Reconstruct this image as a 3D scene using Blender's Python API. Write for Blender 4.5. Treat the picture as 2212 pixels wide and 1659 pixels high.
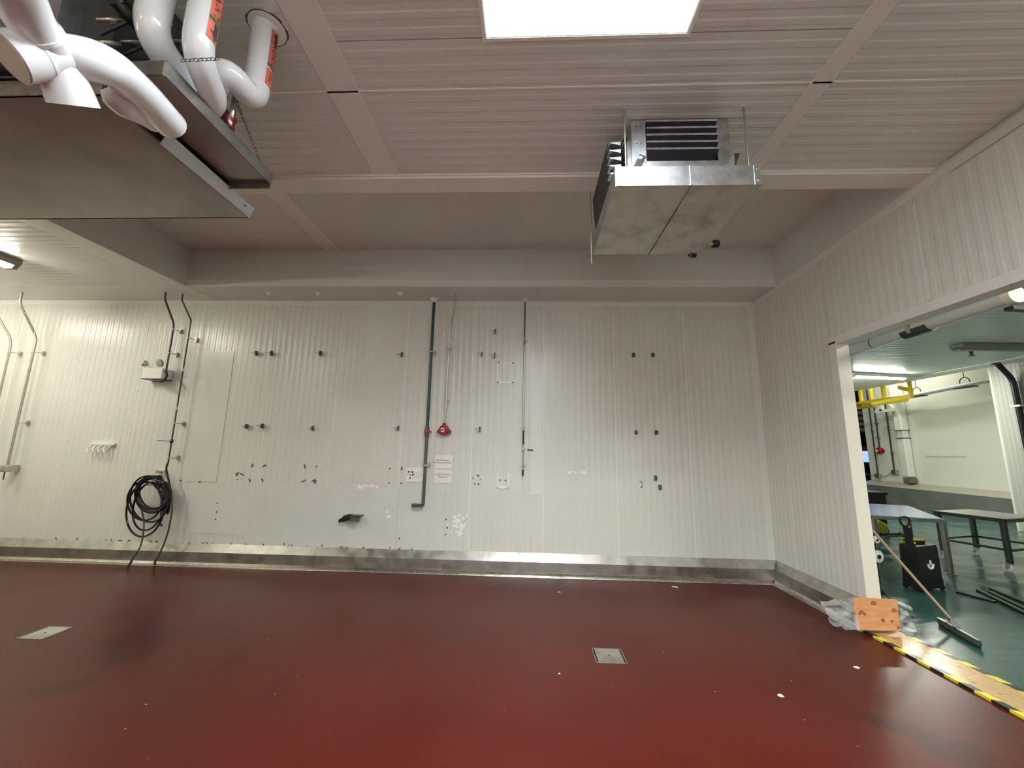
import bpy, math, random
import numpy as np
from mathutils import Vector, Matrix
random.seed(7)
for o in list(bpy.data.objects): bpy.data.objects.remove(o)
C = bpy.context.scene.collection
SC = bpy.context.scene
# ---------------------------------------------------------------- camera
H = 1.68
FPX, PIT, YAW, ROL = 841.167, 0.166435769, -0.0413650536, 0.0181573066
def _rot():
    cp, sp, cy, sy = math.cos(PIT), math.sin(PIT), math.cos(YAW), math.sin(YAW)
    f = Vector((sy*cp, cy*cp, sp)); r = Vector((cy, -sy, 0)); u = r.cross(f)
    c, s = math.cos(ROL), math.sin(ROL)
    return c*r+s*u, -s*r+c*u, f
CR, CU, CF = _rot()
cam = bpy.data.cameras.new('camera'); co = bpy.data.objects.new('camera', cam); C.objects.link(co)
cam.sensor_width = 36; cam.lens = FPX/2212*36; cam.clip_start = .02
m = Matrix((CR, CU, -CF)).transposed().to_4x4(); m.translation = (0, 0, H); co.matrix_world = m
SC.camera = co
# ---------------------------------------------------------------- world, exposure
w = bpy.data.worlds.new('world'); SC.world = w; w.use_nodes = True
w.node_tree.nodes['Background'].inputs[0].default_value = (.55, .6, .7, 1)
w.node_tree.nodes['Background'].inputs[1].default_value = .3
vs = SC.view_settings
vs.view_transform = 'Standard'; vs.look = 'None'; vs.gamma = 1; vs.use_curve_mapping = False
vs.exposure = 0.78
SKY_E = 25        # skylight diffuser
TUBE_E = 54.0       # fluorescent tubes
ADJ_E = 120.0       # next room's tubes
FILL_E = 0.7        # added fill glow of an unseen door behind the viewer
SC.cycles.max_bounces = 10

# ---------------------------------------------------------------- measuring helpers: a photo point on a real plane
def _ray(px, py):
    return CR*((px-1106)/FPX) - CU*((py-829.5)/FPX) + CF
def PX(px, py, x): d = _ray(px, py); return Vector((0, 0, H)) + d*(x/d.x)
def PY(px, py, y): d = _ray(px, py); return Vector((0, 0, H)) + d*(y/d.y)
def PZ(px, py, z): d = _ray(px, py); return Vector((0, 0, H)) + d*((z-H)/d.z)

# ---------------------------------------------------------------- materials
MT = {}
def mat(name, col, rough=.5, metal=0, noise=None, bump=None, emit=None, spec=.5, coat=0, rvar=None, alpha=None):
    """noise=(scale, col2, lo, hi[, stretch]); bump=(scale, strength, dist); rvar=(scale, rough2)"""
    m = bpy.data.materials.new(name); m.use_nodes = True; nt = m.node_tree; b = nt.nodes['Principled BSDF']
    b.inputs['Base Color'].default_value = (*col, 1); b.inputs['Roughness'].default_value = rough
    b.inputs['Metallic'].default_value = metal; b.inputs['Specular IOR Level'].default_value = spec
    b.inputs['Coat Weight'].default_value = coat; b.inputs['Coat Roughness'].default_value = .08
    tc = nt.nodes.new('ShaderNodeTexCoord')
    def vec(st=None):
        if not st: return tc.outputs['Object']
        mp = nt.nodes.new('ShaderNodeMapping'); mp.inputs['Scale'].default_value = st
        nt.links.new(tc.outputs['Object'], mp.inputs[0]); return mp.outputs[0]
    if noise:
        n = nt.nodes.new('ShaderNodeTexNoise'); n.inputs['Scale'].default_value = noise[0]; n.inputs['Detail'].default_value = 4
        nt.links.new(vec(noise[4] if len(noise) > 4 else None), n.inputs['Vector'])
        r = nt.nodes.new('ShaderNodeValToRGB'); r.color_ramp.elements[0].position = noise[2]; r.color_ramp.elements[1].position = noise[3]
        r.color_ramp.elements[0].color = (*col, 1); r.color_ramp.elements[1].color = (*noise[1], 1)
        nt.links.new(n.outputs[0], r.inputs[0]); nt.links.new(r.outputs[0], b.inputs['Base Color'])
    if rvar:
        n = nt.nodes.new('ShaderNodeTexNoise'); n.inputs['Scale'].default_value = rvar[0]; n.inputs['Detail'].default_value = 5
        nt.links.new(vec(rvar[4] if len(rvar) > 4 else None), n.inputs['Vector'])
        r = nt.nodes.new('ShaderNodeMapRange'); r.inputs[1].default_value = rvar[2]; r.inputs[2].default_value = rvar[3]
        r.inputs[3].default_value = rough; r.inputs[4].default_value = rvar[1]
        nt.links.new(n.outputs[0], r.inputs[0]); nt.links.new(r.outputs[0], b.inputs['Roughness'])
    if bump:
        n = nt.nodes.new('ShaderNodeTexNoise'); n.inputs['Scale'].default_value = bump[0]; n.inputs['Detail'].default_value = 3
        nt.links.new(vec(bump[3] if len(bump) > 3 else None), n.inputs['Vector'])
        bp = nt.nodes.new('ShaderNodeBump'); bp.inputs['Strength'].default_value = bump[1]; bp.inputs['Distance'].default_value = bump[2]
        nt.links.new(n.outputs[0], bp.inputs['Height']); nt.links.new(bp.outputs[0], b.inputs['Normal'])
    if emit:
        b.inputs['Emission Color'].default_value = (*emit[0], 1); b.inputs['Emission Strength'].default_value = emit[1]
    if alpha is not None: b.inputs['Alpha'].default_value = alpha
    MT[name] = m; return m
mat('wall', (.765, .77, .69), .27, noise=(1.3, (.72, .725, .65), .35, .7), bump=(55, .07, .003), spec=.5)
mat('wall_trim', (.80, .79, .73), .34, bump=(60, .06, .003))
mat('ceil', (.74, .75, .70), .27, noise=(.9, (.69, .70, .66), .35, .7), bump=(60, .06, .003))
mat('caulk', (.86, .85, .79), .4)
mat('plate', (.74, .755, .69), .36, noise=(2.5, (.70, .715, .65), .4, .7), bump=(45, .05, .003))
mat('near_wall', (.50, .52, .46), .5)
mat('adj_wall', (.78, .79, .71), .5, bump=(50, .08, .004))
mat('adj_ceil', (.72, .77, .71), .35)
mat('jamb', (.90, .87, .76), .45, bump=(50, .05, .002))
mat('steel', (.52, .51, .46), .30, 1, noise=(7, (.36, .35, .32), .35, .75), bump=(12, .12, .01), rvar=(9, .5, .35, .7))
mat('steel_edge', (.62, .61, .54), .28, 1, noise=(18, (.42, .41, .36), .4, .7), bump=(30, .25, .01))
mat('galv', (.58, .60, .62), .36, 1, noise=(14, (.42, .44, .46), .4, .65), bump=(22, .06, .004))
mat('galv_dull', (.60, .58, .52), .50, 1, noise=(5, (.36, .35, .31), .45, .75))
mat('brushed', (.42, .39, .37), .33, 1, noise=(3, (.34, .32, .30), .4, .7))
mat('galv_dark', (.27, .26, .23), .5, 1, noise=(9, (.16, .155, .14), .4, .7))
mat('pan_side', (.75, .77, .82), .4, 1)
mat('black', (.012, .012, .013), .4)
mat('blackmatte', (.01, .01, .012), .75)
mat('louvre', (.035, .038, .05), .45, .6)
mat('darksteel', (.09, .09, .085), .45, .8)
mat('conduit', (.50, .48, .42), .34, 1)
mat('conduit_dark', (.10, .09, .08), .4, .8)
mat('green_pipe', (.012, .055, .05), .35)
mat('grey_pipe', (.085, .092, .092), .4)
mat('pvc', (.74, .75, .77), .16, coat=.6, bump=(9, .05, .01))
mat('pvc_in', (.42, .36, .30), .5)
mat('pvc_seam', (.88, .90, .90), .2, coat=.5)
mat('shaft', (.90, .91, .92), .5)
mat('white', (.88, .88, .83), .4)
mat('paper', (.92, .92, .86), .7)
mat('ink', (.20, .06, .07), .7)
mat('inkgrey', (.35, .34, .30), .7)
mat('inkdark', (.04, .03, .03), .7)
mat('inkred', (.22, .015, .02), .7)
mat('red', (.30, .006, .015), .3, coat=.3)
mat('valve_red', (.10, .006, .012), .25, coat=.4)
mat('handle_red', (.45, .03, .02), .4)
mat('label_red', (.60, .13, .08), .4)
mat('label_blue', (.04, .08, .22), .4)
mat('label_yellow', (.65, .45, .12), .4)
mat('label_green', (.02, .10, .03), .4)
mat('stain', (.09, .08, .07), .8)
mat('scar', (.93, .93, .88), .4)
mat('hose', (.006, .006, .007), .28)
mat('hose_green', (.035, .06, .045), .35)
mat('yellow', (.75, .58, .03), .4)
mat('yellow_dark', (.40, .27, .02), .5)
mat('case', (.006, .006, .007), .5, bump=(60, .2, .003))
mat('table_sheen', (.42, .52, .72), .2, 1)  # cool blue reflection put into the steel's base colour
mat('table_steel', (.40, .39, .36), .34, 1)
mat('table_dark', (.10, .11, .11), .4, .9)
mat('caster', (.88, .89, .87), .35)
mat('ply_pink', (.62, .28, .12), .6, noise=(7, (.72, .36, .17), .35, .65, (1, 1, 4)))
mat('ply', (.50, .30, .11), .28, noise=(6, (.62, .42, .18), .35, .65, (6, 1, 1)), rvar=(5, .15, .4, .7))
mat('knot_soft', (.42, .15, .05), .6)
mat('knot', (.22, .09, .03), .6)
mat('woodstick', (.48, .33, .19), .45)
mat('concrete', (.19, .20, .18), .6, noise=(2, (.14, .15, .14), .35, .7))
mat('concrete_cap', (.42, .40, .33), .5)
mat('navy', (.012, .014, .04), .5)
mat('carton', (.10, .055, .035), .6)
mat('carton_print', (.35, .31, .27), .6)
mat('bluelight', (.2, .3, .6), .5, emit=((.30, .42, .85), .9))
mat('tube', (1, 1, 1), .5, emit=((1.0, .95, .82), TUBE_E))
mat('tube_adj', (1, 1, 1), .5, emit=((1.0, 1.0, .88), ADJ_E))
mat('tube_added', (1, 1, 1), .5, emit=((1.0, 1.0, .88), ADJ_E*.22))
mat('sky_panel', (1, 1, 1), .5, emit=((.90, .95, .97), SKY_E))
mat('fill_glow', (.8, .8, .8), .5, emit=((.95, .96, 1.0), FILL_E))
mat('olive', (.035, .05, .018), .35)
mat('dirt', (.03, .028, .025), .8)
mat('chip', (.72, .70, .66), .5)
mat('gasket', (.09, .06, .04), .7)
mat('fixture_off', (.30, .29, .24), .5)
# clear film
pl = mat('film', (.75, .78, .80), .12, spec=.8, bump=(14, .9, .03)); pl.node_tree.nodes['Principled BSDF'].inputs['Alpha'].default_value = .24

def _w(px, py, rx, ry, a, amt): p = PZ(px, py, 0); return (p.x, p.y, rx, ry, a, amt)
WET = [_w(290, 1385, .30, .55, .5, .8), _w(122, 1487, .20, .14, .3, .7), _w(1500, 1296, .45, .10, 0, .6), _w(1990, 1590, .13, .34, .9, .9), _w(2080, 1640, .10, .30, .9, .8), _w(500, 1430, .12, .22, .2, .35), _w(600, 1490, .10, .28, .2, .3), _w(290, 1245, .05, .35, .1, .4)]
def floor_material(name, base, alt, rough, wet, spec=.5):
    m = bpy.data.materials.new(name); m.use_nodes = True; nt = m.node_tree; b = nt.nodes['Principled BSDF']; MT[name] = m
    tc = nt.nodes.new('ShaderNodeTexCoord')
    def noise(s, d=5, st=(1, 1, 1)):
        mp = nt.nodes.new('ShaderNodeMapping'); mp.inputs['Scale'].default_value = st; nt.links.new(tc.outputs['Object'], mp.inputs[0])
        n = nt.nodes.new('ShaderNodeTexNoise'); n.inputs['Scale'].default_value = s; n.inputs['Detail'].default_value = d
        nt.links.new(mp.outputs[0], n.inputs[0]); return n.outputs[0]
    def rng(src, a, b_, c, d):
        r = nt.nodes.new('ShaderNodeMapRange'); r.interpolation_type = 'SMOOTHERSTEP'; r.inputs[1].default_value = a; r.inputs[2].default_value = b_; r.inputs[3].default_value = c; r.inputs[4].default_value = d
        nt.links.new(src, r.inputs[0]); return r.outputs[0]
    def mix(fac, a, b_):
        x = nt.nodes.new('ShaderNodeMix'); x.data_type = 'RGBA'; nt.links.new(fac, x.inputs[0])
        for i, v in ((6, a), (7, b_)):
            if isinstance(v, tuple): x.inputs[i].default_value = (*v, 1)
            else: nt.links.new(v, x.inputs[i])
        return x.outputs[2]
    c = mix(rng(noise(.8, 3), .25, .75, 0, 1), base, alt)
    c = mix(rng(noise(140, 2), .60, .75, 0, .5), c, tuple(min(1, v*2.2) for v in base))
    nt.links.new(c, b.inputs['Base Color'])
    r = rng(noise(wet[0], 3, wet[1]), .2, .8, rough[0], rough[1])
    if name == 'floor_red':
        def add(i0, i1, op='ADD'):
            q = nt.nodes.new('ShaderNodeMath'); q.operation = op
            for k, i_ in enumerate((i0, i1)):
                if isinstance(i_, (int, float)): q.inputs[k].default_value = i_
                else: nt.links.new(i_, q.inputs[k])
            return q.outputs[0]
        wob = noise(5, 5); mask = None
        for (cx, cy, rx, ry, ang, amt) in WET:
            mp = nt.nodes.new('ShaderNodeMapping'); mp.vector_type = 'TEXTURE'
            mp.inputs['Location'].default_value = (cx, cy, 0); mp.inputs['Rotation'].default_value = (0, 0, ang); mp.inputs['Scale'].default_value = (rx, ry, 1)
            nt.links.new(tc.outputs['Object'], mp.inputs[0])
            ln = nt.nodes.new('ShaderNodeVectorMath'); ln.operation = 'LENGTH'; nt.links.new(mp.outputs[0], ln.inputs[0])
            d = add(ln.outputs['Value'], add(wob, 1.9, 'MULTIPLY')); v = rng(d, 1.50, 1.95, amt, 0)
            mask = v if mask is None else add(mask, v, 'MAXIMUM')
        c = mix(mask, c, (.040, .0022, .0010)); nt.links.new(c, b.inputs['Base Color'])
    nt.links.new(r, b.inputs['Roughness'])
    bp = nt.nodes.new('ShaderNodeBump'); bp.inputs['Strength'].default_value = .35; bp.inputs['Distance'].default_value = .0015
    nt.links.new(noise(95, 3), bp.inputs['Height'])
    nt.links.new(bp.outputs[0], b.inputs['Normal'])
    b.inputs['Specular IOR Level'].default_value = spec
    return m, nt, b, noise, rng, mix
floor_material('floor_red', (.068, .0066, .0030), (.086, .0105, .0058), (.285, .37), (.28, (1, 1.3, 1)), .22)
floor_material('floor_green', (.02, .075, .070), (.05, .12, .11), (.10, .34), (.9, (1, 2.6, 1)))

# hazard tape: yellow and black blocks along its length
def tape():
    m = bpy.data.materials.new('tape'); m.use_nodes = True; nt = m.node_tree; b = nt.nodes['Principled BSDF']; MT['tape'] = m
    tc = nt.nodes.new('ShaderNodeTexCoord'); s = nt.nodes.new('ShaderNodeSeparateXYZ'); nt.links.new(tc.outputs['Object'], s.inputs[0])
    a = nt.nodes.new('ShaderNodeMath'); a.operation = 'MULTIPLY_ADD'; a.inputs[1].default_value = .6; nt.links.new(s.outputs[0], a.inputs[0]); nt.links.new(s.outputs[1], a.inputs[2])
    f = nt.nodes.new('ShaderNodeMath'); f.operation = 'PINGPONG'; f.inputs[1].default_value = .105; nt.links.new(a.outputs[0], f.inputs[0])
    g = nt.nodes.new('ShaderNodeMath'); g.operation = 'GREATER_THAN'; g.inputs[1].default_value = .0525; nt.links.new(f.outputs[0], g.inputs[0])
    x = nt.nodes.new('ShaderNodeMix'); x.data_type = 'RGBA'; nt.links.new(g.outputs[0], x.inputs[0]); x.inputs[6].default_value = (.02, .02, .015, 1); x.inputs[7].default_value = (.80, .68, .06, 1)
    nt.links.new(x.outputs[2], b.inputs['Base Color']); b.inputs['Roughness'].default_value = .3
tape()

# ---------------------------------------------------------------- mesh helpers
class MB:
    def __init__(s): s.v = []; s.f = []
    def add(s, vs, fs):
        n = len(s.v); s.v += [Vector(v) for v in vs]; s.f += [tuple(i+n for i in f) for f in fs]; return s
    def box(s, a, b, ch=0):
        x0, y0, z0 = [min(p, q) for p, q in zip(a, b)]; x1, y1, z1 = [max(p, q) for p, q in zip(a, b)]
        if ch <= 0:
            return s.add([(x0,y0,z0),(x1,y0,z0),(x1,y1,z0),(x0,y1,z0),(x0,y0,z1),(x1,y0,z1),(x1,y1,z1),(x0,y1,z1)],
                         [(0,3,2,1),(4,5,6,7),(0,1,5,4),(1,2,6,5),(2,3,7,6),(3,0,4,7)])
        # chamfered: rounded outline in XY, inset caps
        c = min(ch, (x1-x0)/2.1, (y1-y0)/2.1, (z1-z0)/2.1)
        def ring(i, z): return [(x0+c+i*0, y0+i, z), (x1-c, y0+i, z), (x1-i, y0+c, z), (x1-i, y1-c, z), (x1-c, y1-i, z), (x0+c, y1-i, z), (x0+i, y1-c, z), (x0+i, y0+c, z)]
        R = [[(px_, py_, z) for px_, py_, z in ring(i, z)] for i, z in ((c*.9, z0), (0, z0+c), (0, z1-c), (c*.9, z1))]
        fs = [tuple(range(7, -1, -1)), tuple(range(24, 32))]
        for k in range(3):
            for i in range(8): j = (i+1) % 8; fs.append((k*8+i, k*8+j, k*8+8+j, k*8+8+i))
        return s.add(sum(R, []), fs)
    def bar(s, p, q, w, h=None, up=(0, 0, 1)):
        """rectangular bar from p to q"""
        h = h or w; p = Vector(p); q = Vector(q); d = (q-p).normalized(); up = Vector(up)
        if abs(d.dot(up)) > .98: up = Vector((0, 1, 0))
        a = d.cross(up).normalized(); b = a.cross(d)
        vs = [r+a*(i*w/2)+b*(j*h/2) for r in (p, q) for i, j in ((-1,-1),(1,-1),(1,1),(-1,1))]
        return s.add(vs, [(0,1,2,3),(7,6,5,4),(0,4,5,1),(1,5,6,2),(2,6,7,3),(3,7,4,0)])
    def tube(s, pts, r, n=12, fil=0, seg=6, cap=True):
        pts = [Vector(p) for p in pts]
        rl = isinstance(r, (list, tuple)); ro_ = [r[0]] if rl else None
        if fil > 0 and len(pts) > 2:
            o = [pts[0]]
            for i in range(1, len(pts)-1):
                a, b, c = pts[i-1], pts[i], pts[i+1]
                t = min(fil, (a-b).length*.48, (c-b).length*.48)
                p = b+(a-b).normalized()*t; q = b+(c-b).normalized()*t
                for k in range(seg+1):
                    u = k/seg; o.append(p*(1-u)**2+b*2*u*(1-u)+q*u*u)
                    if rl: ro_.append(r[i])
            if rl: ro_.append(r[-1]); r = ro_
            o.append(pts[-1]); pts = o
        rs = r if rl else [r]*len(pts)
        d0 = (pts[1]-pts[0]).normalized(); ref = Vector((0, 0, 1)) if abs(d0.z) < .9 else Vector((1, 0, 0))
        a = d0.cross(ref).normalized(); vs = []; 
        for i, p in enumerate(pts):
            if i == 0: d = d0
            elif i == len(pts)-1: d = (pts[i]-pts[i-1]).normalized()
            else: d = ((pts[i+1]-p).normalized()+(p-pts[i-1]).normalized()).normalized()
            a = (a-d*a.dot(d)).normalized(); b = d.cross(a)
            for k in range(n):
                t = 2*math.pi*k/n; vs.append(p+(a*math.cos(t)+b*math.sin(t))*rs[i])
        fs = []
        for i in range(len(pts)-1):
            for k in range(n):
                j = (k+1) % n; fs.append((i*n+k, i*n+j, (i+1)*n+j, (i+1)*n+k))
        if cap: fs.append(tuple(range(n-1, -1, -1))); fs.append(tuple((len(pts)-1)*n+k for k in range(n)))
        return s.add(vs, fs)
    def cyl(s, p, q, r, n=16, r2=None): return s.tube([p, q], [r, r if r2 is None else r2], n)
    def lathe(s, c, axis, prof, n=20):
        """prof = [(distance along axis, radius)]"""
        c = Vector(c); ax = Vector(axis).normalized(); ref = Vector((0, 0, 1)) if abs(ax.z) < .9 else Vector((1, 0, 0))
        a = ax.cross(ref).normalized(); b = ax.cross(a); vs = []
        for t, r in prof:
            for k in range(n): u = 2*math.pi*k/n; vs.append(c+ax*t+(a*math.cos(u)+b*math.sin(u))*max(r, 1e-5))
        fs = [(i*n+k, (i+1)*n+k, (i+1)*n+(k+1) % n, i*n+(k+1) % n) for i in range(len(prof)-1) for k in range(n)]
        fs += [tuple(range(n)), tuple((len(prof)-1)*n+k for k in range(n-1, -1, -1))]
        return s.add(vs, fs)
    def prism(s, poly, off):
        off = Vector(off); n = len(poly); poly = [Vector(p) for p in poly]
        return s.add(poly+[p+off for p in poly], [tuple(range(n-1, -1, -1)), tuple(range(n, 2*n))]+[(i, (i+1) % n, n+(i+1) % n, n+i) for i in range(n)])
    def build(s, name, m, parent=None, smooth=False, label=None):
        org = Vector((0, 0, 0)); p = parent
        while p is not None: org += p.location; p = p.parent
        me = bpy.data.meshes.new(name); me.from_pydata([v-org for v in s.v], [], s.f); me.update()
        import bmesh
        bm = bmesh.new(); bm.from_mesh(me); bmesh.ops.recalc_face_normals(bm, faces=bm.faces); bm.to_mesh(me); bm.free()
        if smooth:
            me.shade_smooth()
            me.set_sharp_from_angle(angle=math.radians(40))
        me.materials.append(MT[m]); o = bpy.data.objects.new(name, me); C.objects.link(o); o.parent = parent
        if label: o['label'] = label
        return o
def thing(name, label, cat, loc=(0, 0, 0), group=None, kind=None):
    o = bpy.data.objects.new(name, None); o.empty_display_size = .05; C.objects.link(o); o.location = loc
    o['label'] = label; o['category'] = cat
    if group: o['group'] = group
    if kind: o['kind'] = kind
    return o
def tag(o, label, cat, group=None, kind=None):
    o['label'] = label; o['category'] = cat
    if group: o['group'] = group
    if kind: o['kind'] = kind
    return o
def struct(o, label=None, cat=None):
    o['kind'] = 'structure'
    if label: o['label'] = label
    if cat: o['category'] = cat
    return o
def kids(o): return [c for c in bpy.data.objects if c.parent == o]
def dup(o, loc, label, group=None):
    r = o.copy(); C.objects.link(r); r.location = loc; r['label'] = label
    if group: r['group'] = group
    for ch in kids(o):
        c = ch.copy(); C.objects.link(c); c.parent = r
        for g in kids(ch): d = g.copy(); C.objects.link(d); d.parent = c
    return r
def text_mesh(body, size):
    cu = bpy.data.curves.new('t', 'FONT'); cu.body = body; cu.size = size; cu.align_x = 'CENTER'; cu.align_y = 'CENTER'; cu.resolution_u = 3
    o = bpy.data.objects.new('t', cu); C.objects.link(o); bpy.context.view_layer.update()
    me = bpy.data.meshes.new_from_object(o); bpy.data.objects.remove(o)
    vs = [v.co.copy() for v in me.vertices]; fs = [tuple(p.vertices) for p in me.polygons]; bpy.data.meshes.remove(me)
    return vs, fs
def text_on(body, size, origin, u, v, m, parent, name='lettering'):
    vs, fs = text_mesh(body, size); u = Vector(u).normalized(); v = Vector(v).normalized(); origin = Vector(origin)
    b = MB(); b.add([origin+u*p.x+v*p.y for p in vs], fs); return b.build(name, m, parent)

# ---------------------------------------------------------------- room numbers (metres, floor = 0)
D = 5.7; XR = 3.36; XL = -9.6; YB = -4.0
ZL = H+2.25; ZN = H+2.375; ZB = H+2.34; ZR = H+2.81; YF = 5.15; YE = 3.24; XC = -4.97
PITCH = 1.04

# rib profile sheet: u across, v along, n outward
_pc = {}
def ribbed(name, org, u, v, n, wid, length, m, parent, ribs=11, dep=.0022, gap=.004, flat=.012):
    """one insulated panel skin with shallow trapezoid ribs; mesh data shared by key"""
    u, v, n = Vector(u), Vector(v), Vector(n); key = (tuple(u), tuple(v), tuple(n), round(wid, 3), round(length, 3), m, ribs)
    if key not in _pc:
        prof = [(gap, 0), (gap, .012), (flat+gap, .012)]; k = max(1, round(ribs*wid/PITCH)); w = (wid-2*flat-2*gap)/k
        for i in range(k):
            a = flat+gap+i*w
            prof += [(a+w*.34, .012), (a+w*.46, .012+dep), (a+w*.80, .012+dep), (a+w*.92, .012)]
        prof += [(wid-flat-gap, .012), (wid-gap, .012), (wid-gap, 0)]
        me = bpy.data.meshes.new(name); N = len(prof)
        vs = [u*a+n*b+v*t for t in (gap, length-gap) for a, b in prof]
        fs = [(i, i+1, N+i+1, N+i) for i in range(N-1)]+[tuple(range(N)), tuple(range(2*N-1, N-1, -1))]
        me.from_pydata(vs, [], fs); me.update()
        import bmesh
        bm = bmesh.new(); bm.from_mesh(me); bmesh.ops.recalc_face_normals(bm, faces=bm.faces); bm.to_mesh(me); bm.free()
        me.materials.append(MT[m]); _pc[key] = me
    o = bpy.data.objects.new(name, _pc[key]); C.objects.link(o); o.location = org; o.parent = parent; return o

# ================================================================ MAIN ROOM SHELL
fl = struct(MB().box((XL-.2, YB-.2, -.2), (XR+.05, D+.2, 0)).build('floor', 'floor_red'), 'glossy dark red resin floor', 'floor')
# back wall
wb = struct(MB().box((XL-.2, D+.012, 0), (XR+.25, D+.2, 4.8)).build('wall_back', 'wall'), 'white ribbed panel back wall', 'wall')
x = .232-PITCH*10
seams = []
while x < XR-.05:
    wid = min(PITCH, XR-x)
    ribbed('wall_panel', (x, D+.012, .0), (1, 0, 0), (0, 0, 1), (0, -1, 0), wid, ZL, 'wall', wb)
    seams.append(x); x += PITCH
for s_ in seams[1:]:
    MB().box((s_-.006, D-.003, .27), (s_+.006, D+.012, ZL-.07)).build('caulk_line', 'caulk', wb)
MB().box((XL, D-.004, ZL-.075), (XR, D+.012, ZL)).build('top_trim', 'wall_trim', wb)
MB().box((XR-.09, D-.004, .25), (XR, D+.012, ZL-.075)).build('corner_trim', 'wall_trim', wb)
# flat cover sheets let into the back wall
def sheet(px0, py0, px1, py1, name='cover_sheet', t=.006, m='plate'):
    a = PY(px0, py0, D); b = PY(px1, py1, D)
    return MB().box((a.x, D-t, a.z), (b.x, D+.005, b.z)).build(name, m, wb)
sheet(415, 1068, 538, 1155, t=.008)
_a = PY(542, 1046, D); _b = PY(862, 1052, D).x; _c = PY(953, 1100, D).x
MB().box((_a.x, D-.006, .25), (_b, D+.005, _a.z)).build('cover_sheet', 'plate', wb)
MB().box((_b+.003, D-.006, .25), (_c, D+.005, _a.z-.01)).build('cover_sheet', 'plate', wb)
sheet(440, 758, 468, 1041, 'cover_strip', .010, 'wall'); sheet(1148, 762, 1170, 1068, 'cover_strip', .008, 'wall_trim')
sheet(722, 1021, 762, 1043, 'cover_patch', .006, 'wall')
# right wall with the doorway
JY = 4.25; ZD = H+1.205; JX = 3.465
wr = struct(MB().box((XR+.012, JY, 0), (JX, D+.1, 4.8)).box((XR+.012, YB, ZD), (JX, JY, 4.8)).box((XR+.012, YB, 0), (JX, .6, ZD)).build('wall_right', 'wall'), 'white ribbed panel wall with wide doorway', 'wall')
for a, b in ((5.25, D), (4.35, 5.25)):
    ribbed('wall_panel', (XR+.012, a, 0), (0, 1, 0), (0, 0, 1), (-1, 0, 0), b-a, 2.25+H, 'wall', wr)
ys = [4.35, 3.24, 2.2, 1.16, .12]
for i in range(4): ribbed('wall_panel', (XR+.012, ys[i+1], ZD+.06), (0, 1, 0), (0, 0, 1), (-1, 0, 0), ys[i]-ys[i+1], ZL-ZD-.06, 'wall', wr)
for y_ in (5.25, 3.24, 2.2):
    MB().box((XR-.003, y_-.006, ZD+.1 if y_ < 4.3 else .27), (XR+.012, y_+.006, ZL-.06)).build('caulk_line', 'caulk', wr)
MB().prism([(XR-.004, D, ZL-.01), (XR-.004, YF, ZL+.005), (XR-.004, 3.15, H+2.335), (XR-.004, YB, H+2.37), (XR-.004, YB, H+2.29), (XR-.004, 3.15, H+2.255), (XR-.004, YF, ZL-.075), (XR-.004, D, ZL-.085)], (.03, 0, 0)).build('top_trim', 'wall_trim', wr)
# recess side above the trim
MB().box((XR-.001, YE-.3, ZL-.02), (XR+.02, YF+.1, ZR+.05)).build('recess_side', 'ceil', wr)
# door casing
dr = struct(MB().box((XR-.02, JY-.012, 0), (JX+.01, JY+.004, ZD)).build('trim_1', 'jamb'), 'cream painted jamb lining of the doorway', 'trim')
MB().box((XR-.022, JY-.01, .02), (XR+.013, JY+.085, ZD+.02)).build('side_casing', 'wall_trim', dr)
MB().box((XR-.024, .6, ZD-.012), (JX+.012, JY+.1, ZD)).build('head_lining', 'wall_trim', dr)
MB().box((XR-.022, .6, ZD-.005), (XR+.013, JY+.085, ZD+.075)).build('head_casing', 'wall_trim', dr)
# closing walls
struct(MB().box((XL-.2, YB-.2, 0), (XL, D+.2, 4.8)).build('wall_left', 'wall'), 'white left wall', 'wall')
struct(MB().box((XL-.2, YB-.2, 0), (XR+.3, YB, 4.8)).build('wall_front', 'wall'), 'white wall behind the viewer', 'wall')
dd = struct(MB().box((-2.2, YB, .3), (2.6, YB+.02, 3.6)).build('fill_door', 'fill_glow'), 'added glowing dock door, unseen behind the viewer, filling the room', 'door')  # added out of view as a soft fill for the whole room
MB().box((-2.35, YB-.01, 0), (-2.2, YB+.06, 3.75)).box((2.6, YB-.01, 0), (2.75, YB+.06, 3.75)).box((-2.2, YB-.01, 3.6), (2.6, YB+.06, 3.75)).build('fill_door_frame', 'white', dd)
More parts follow.
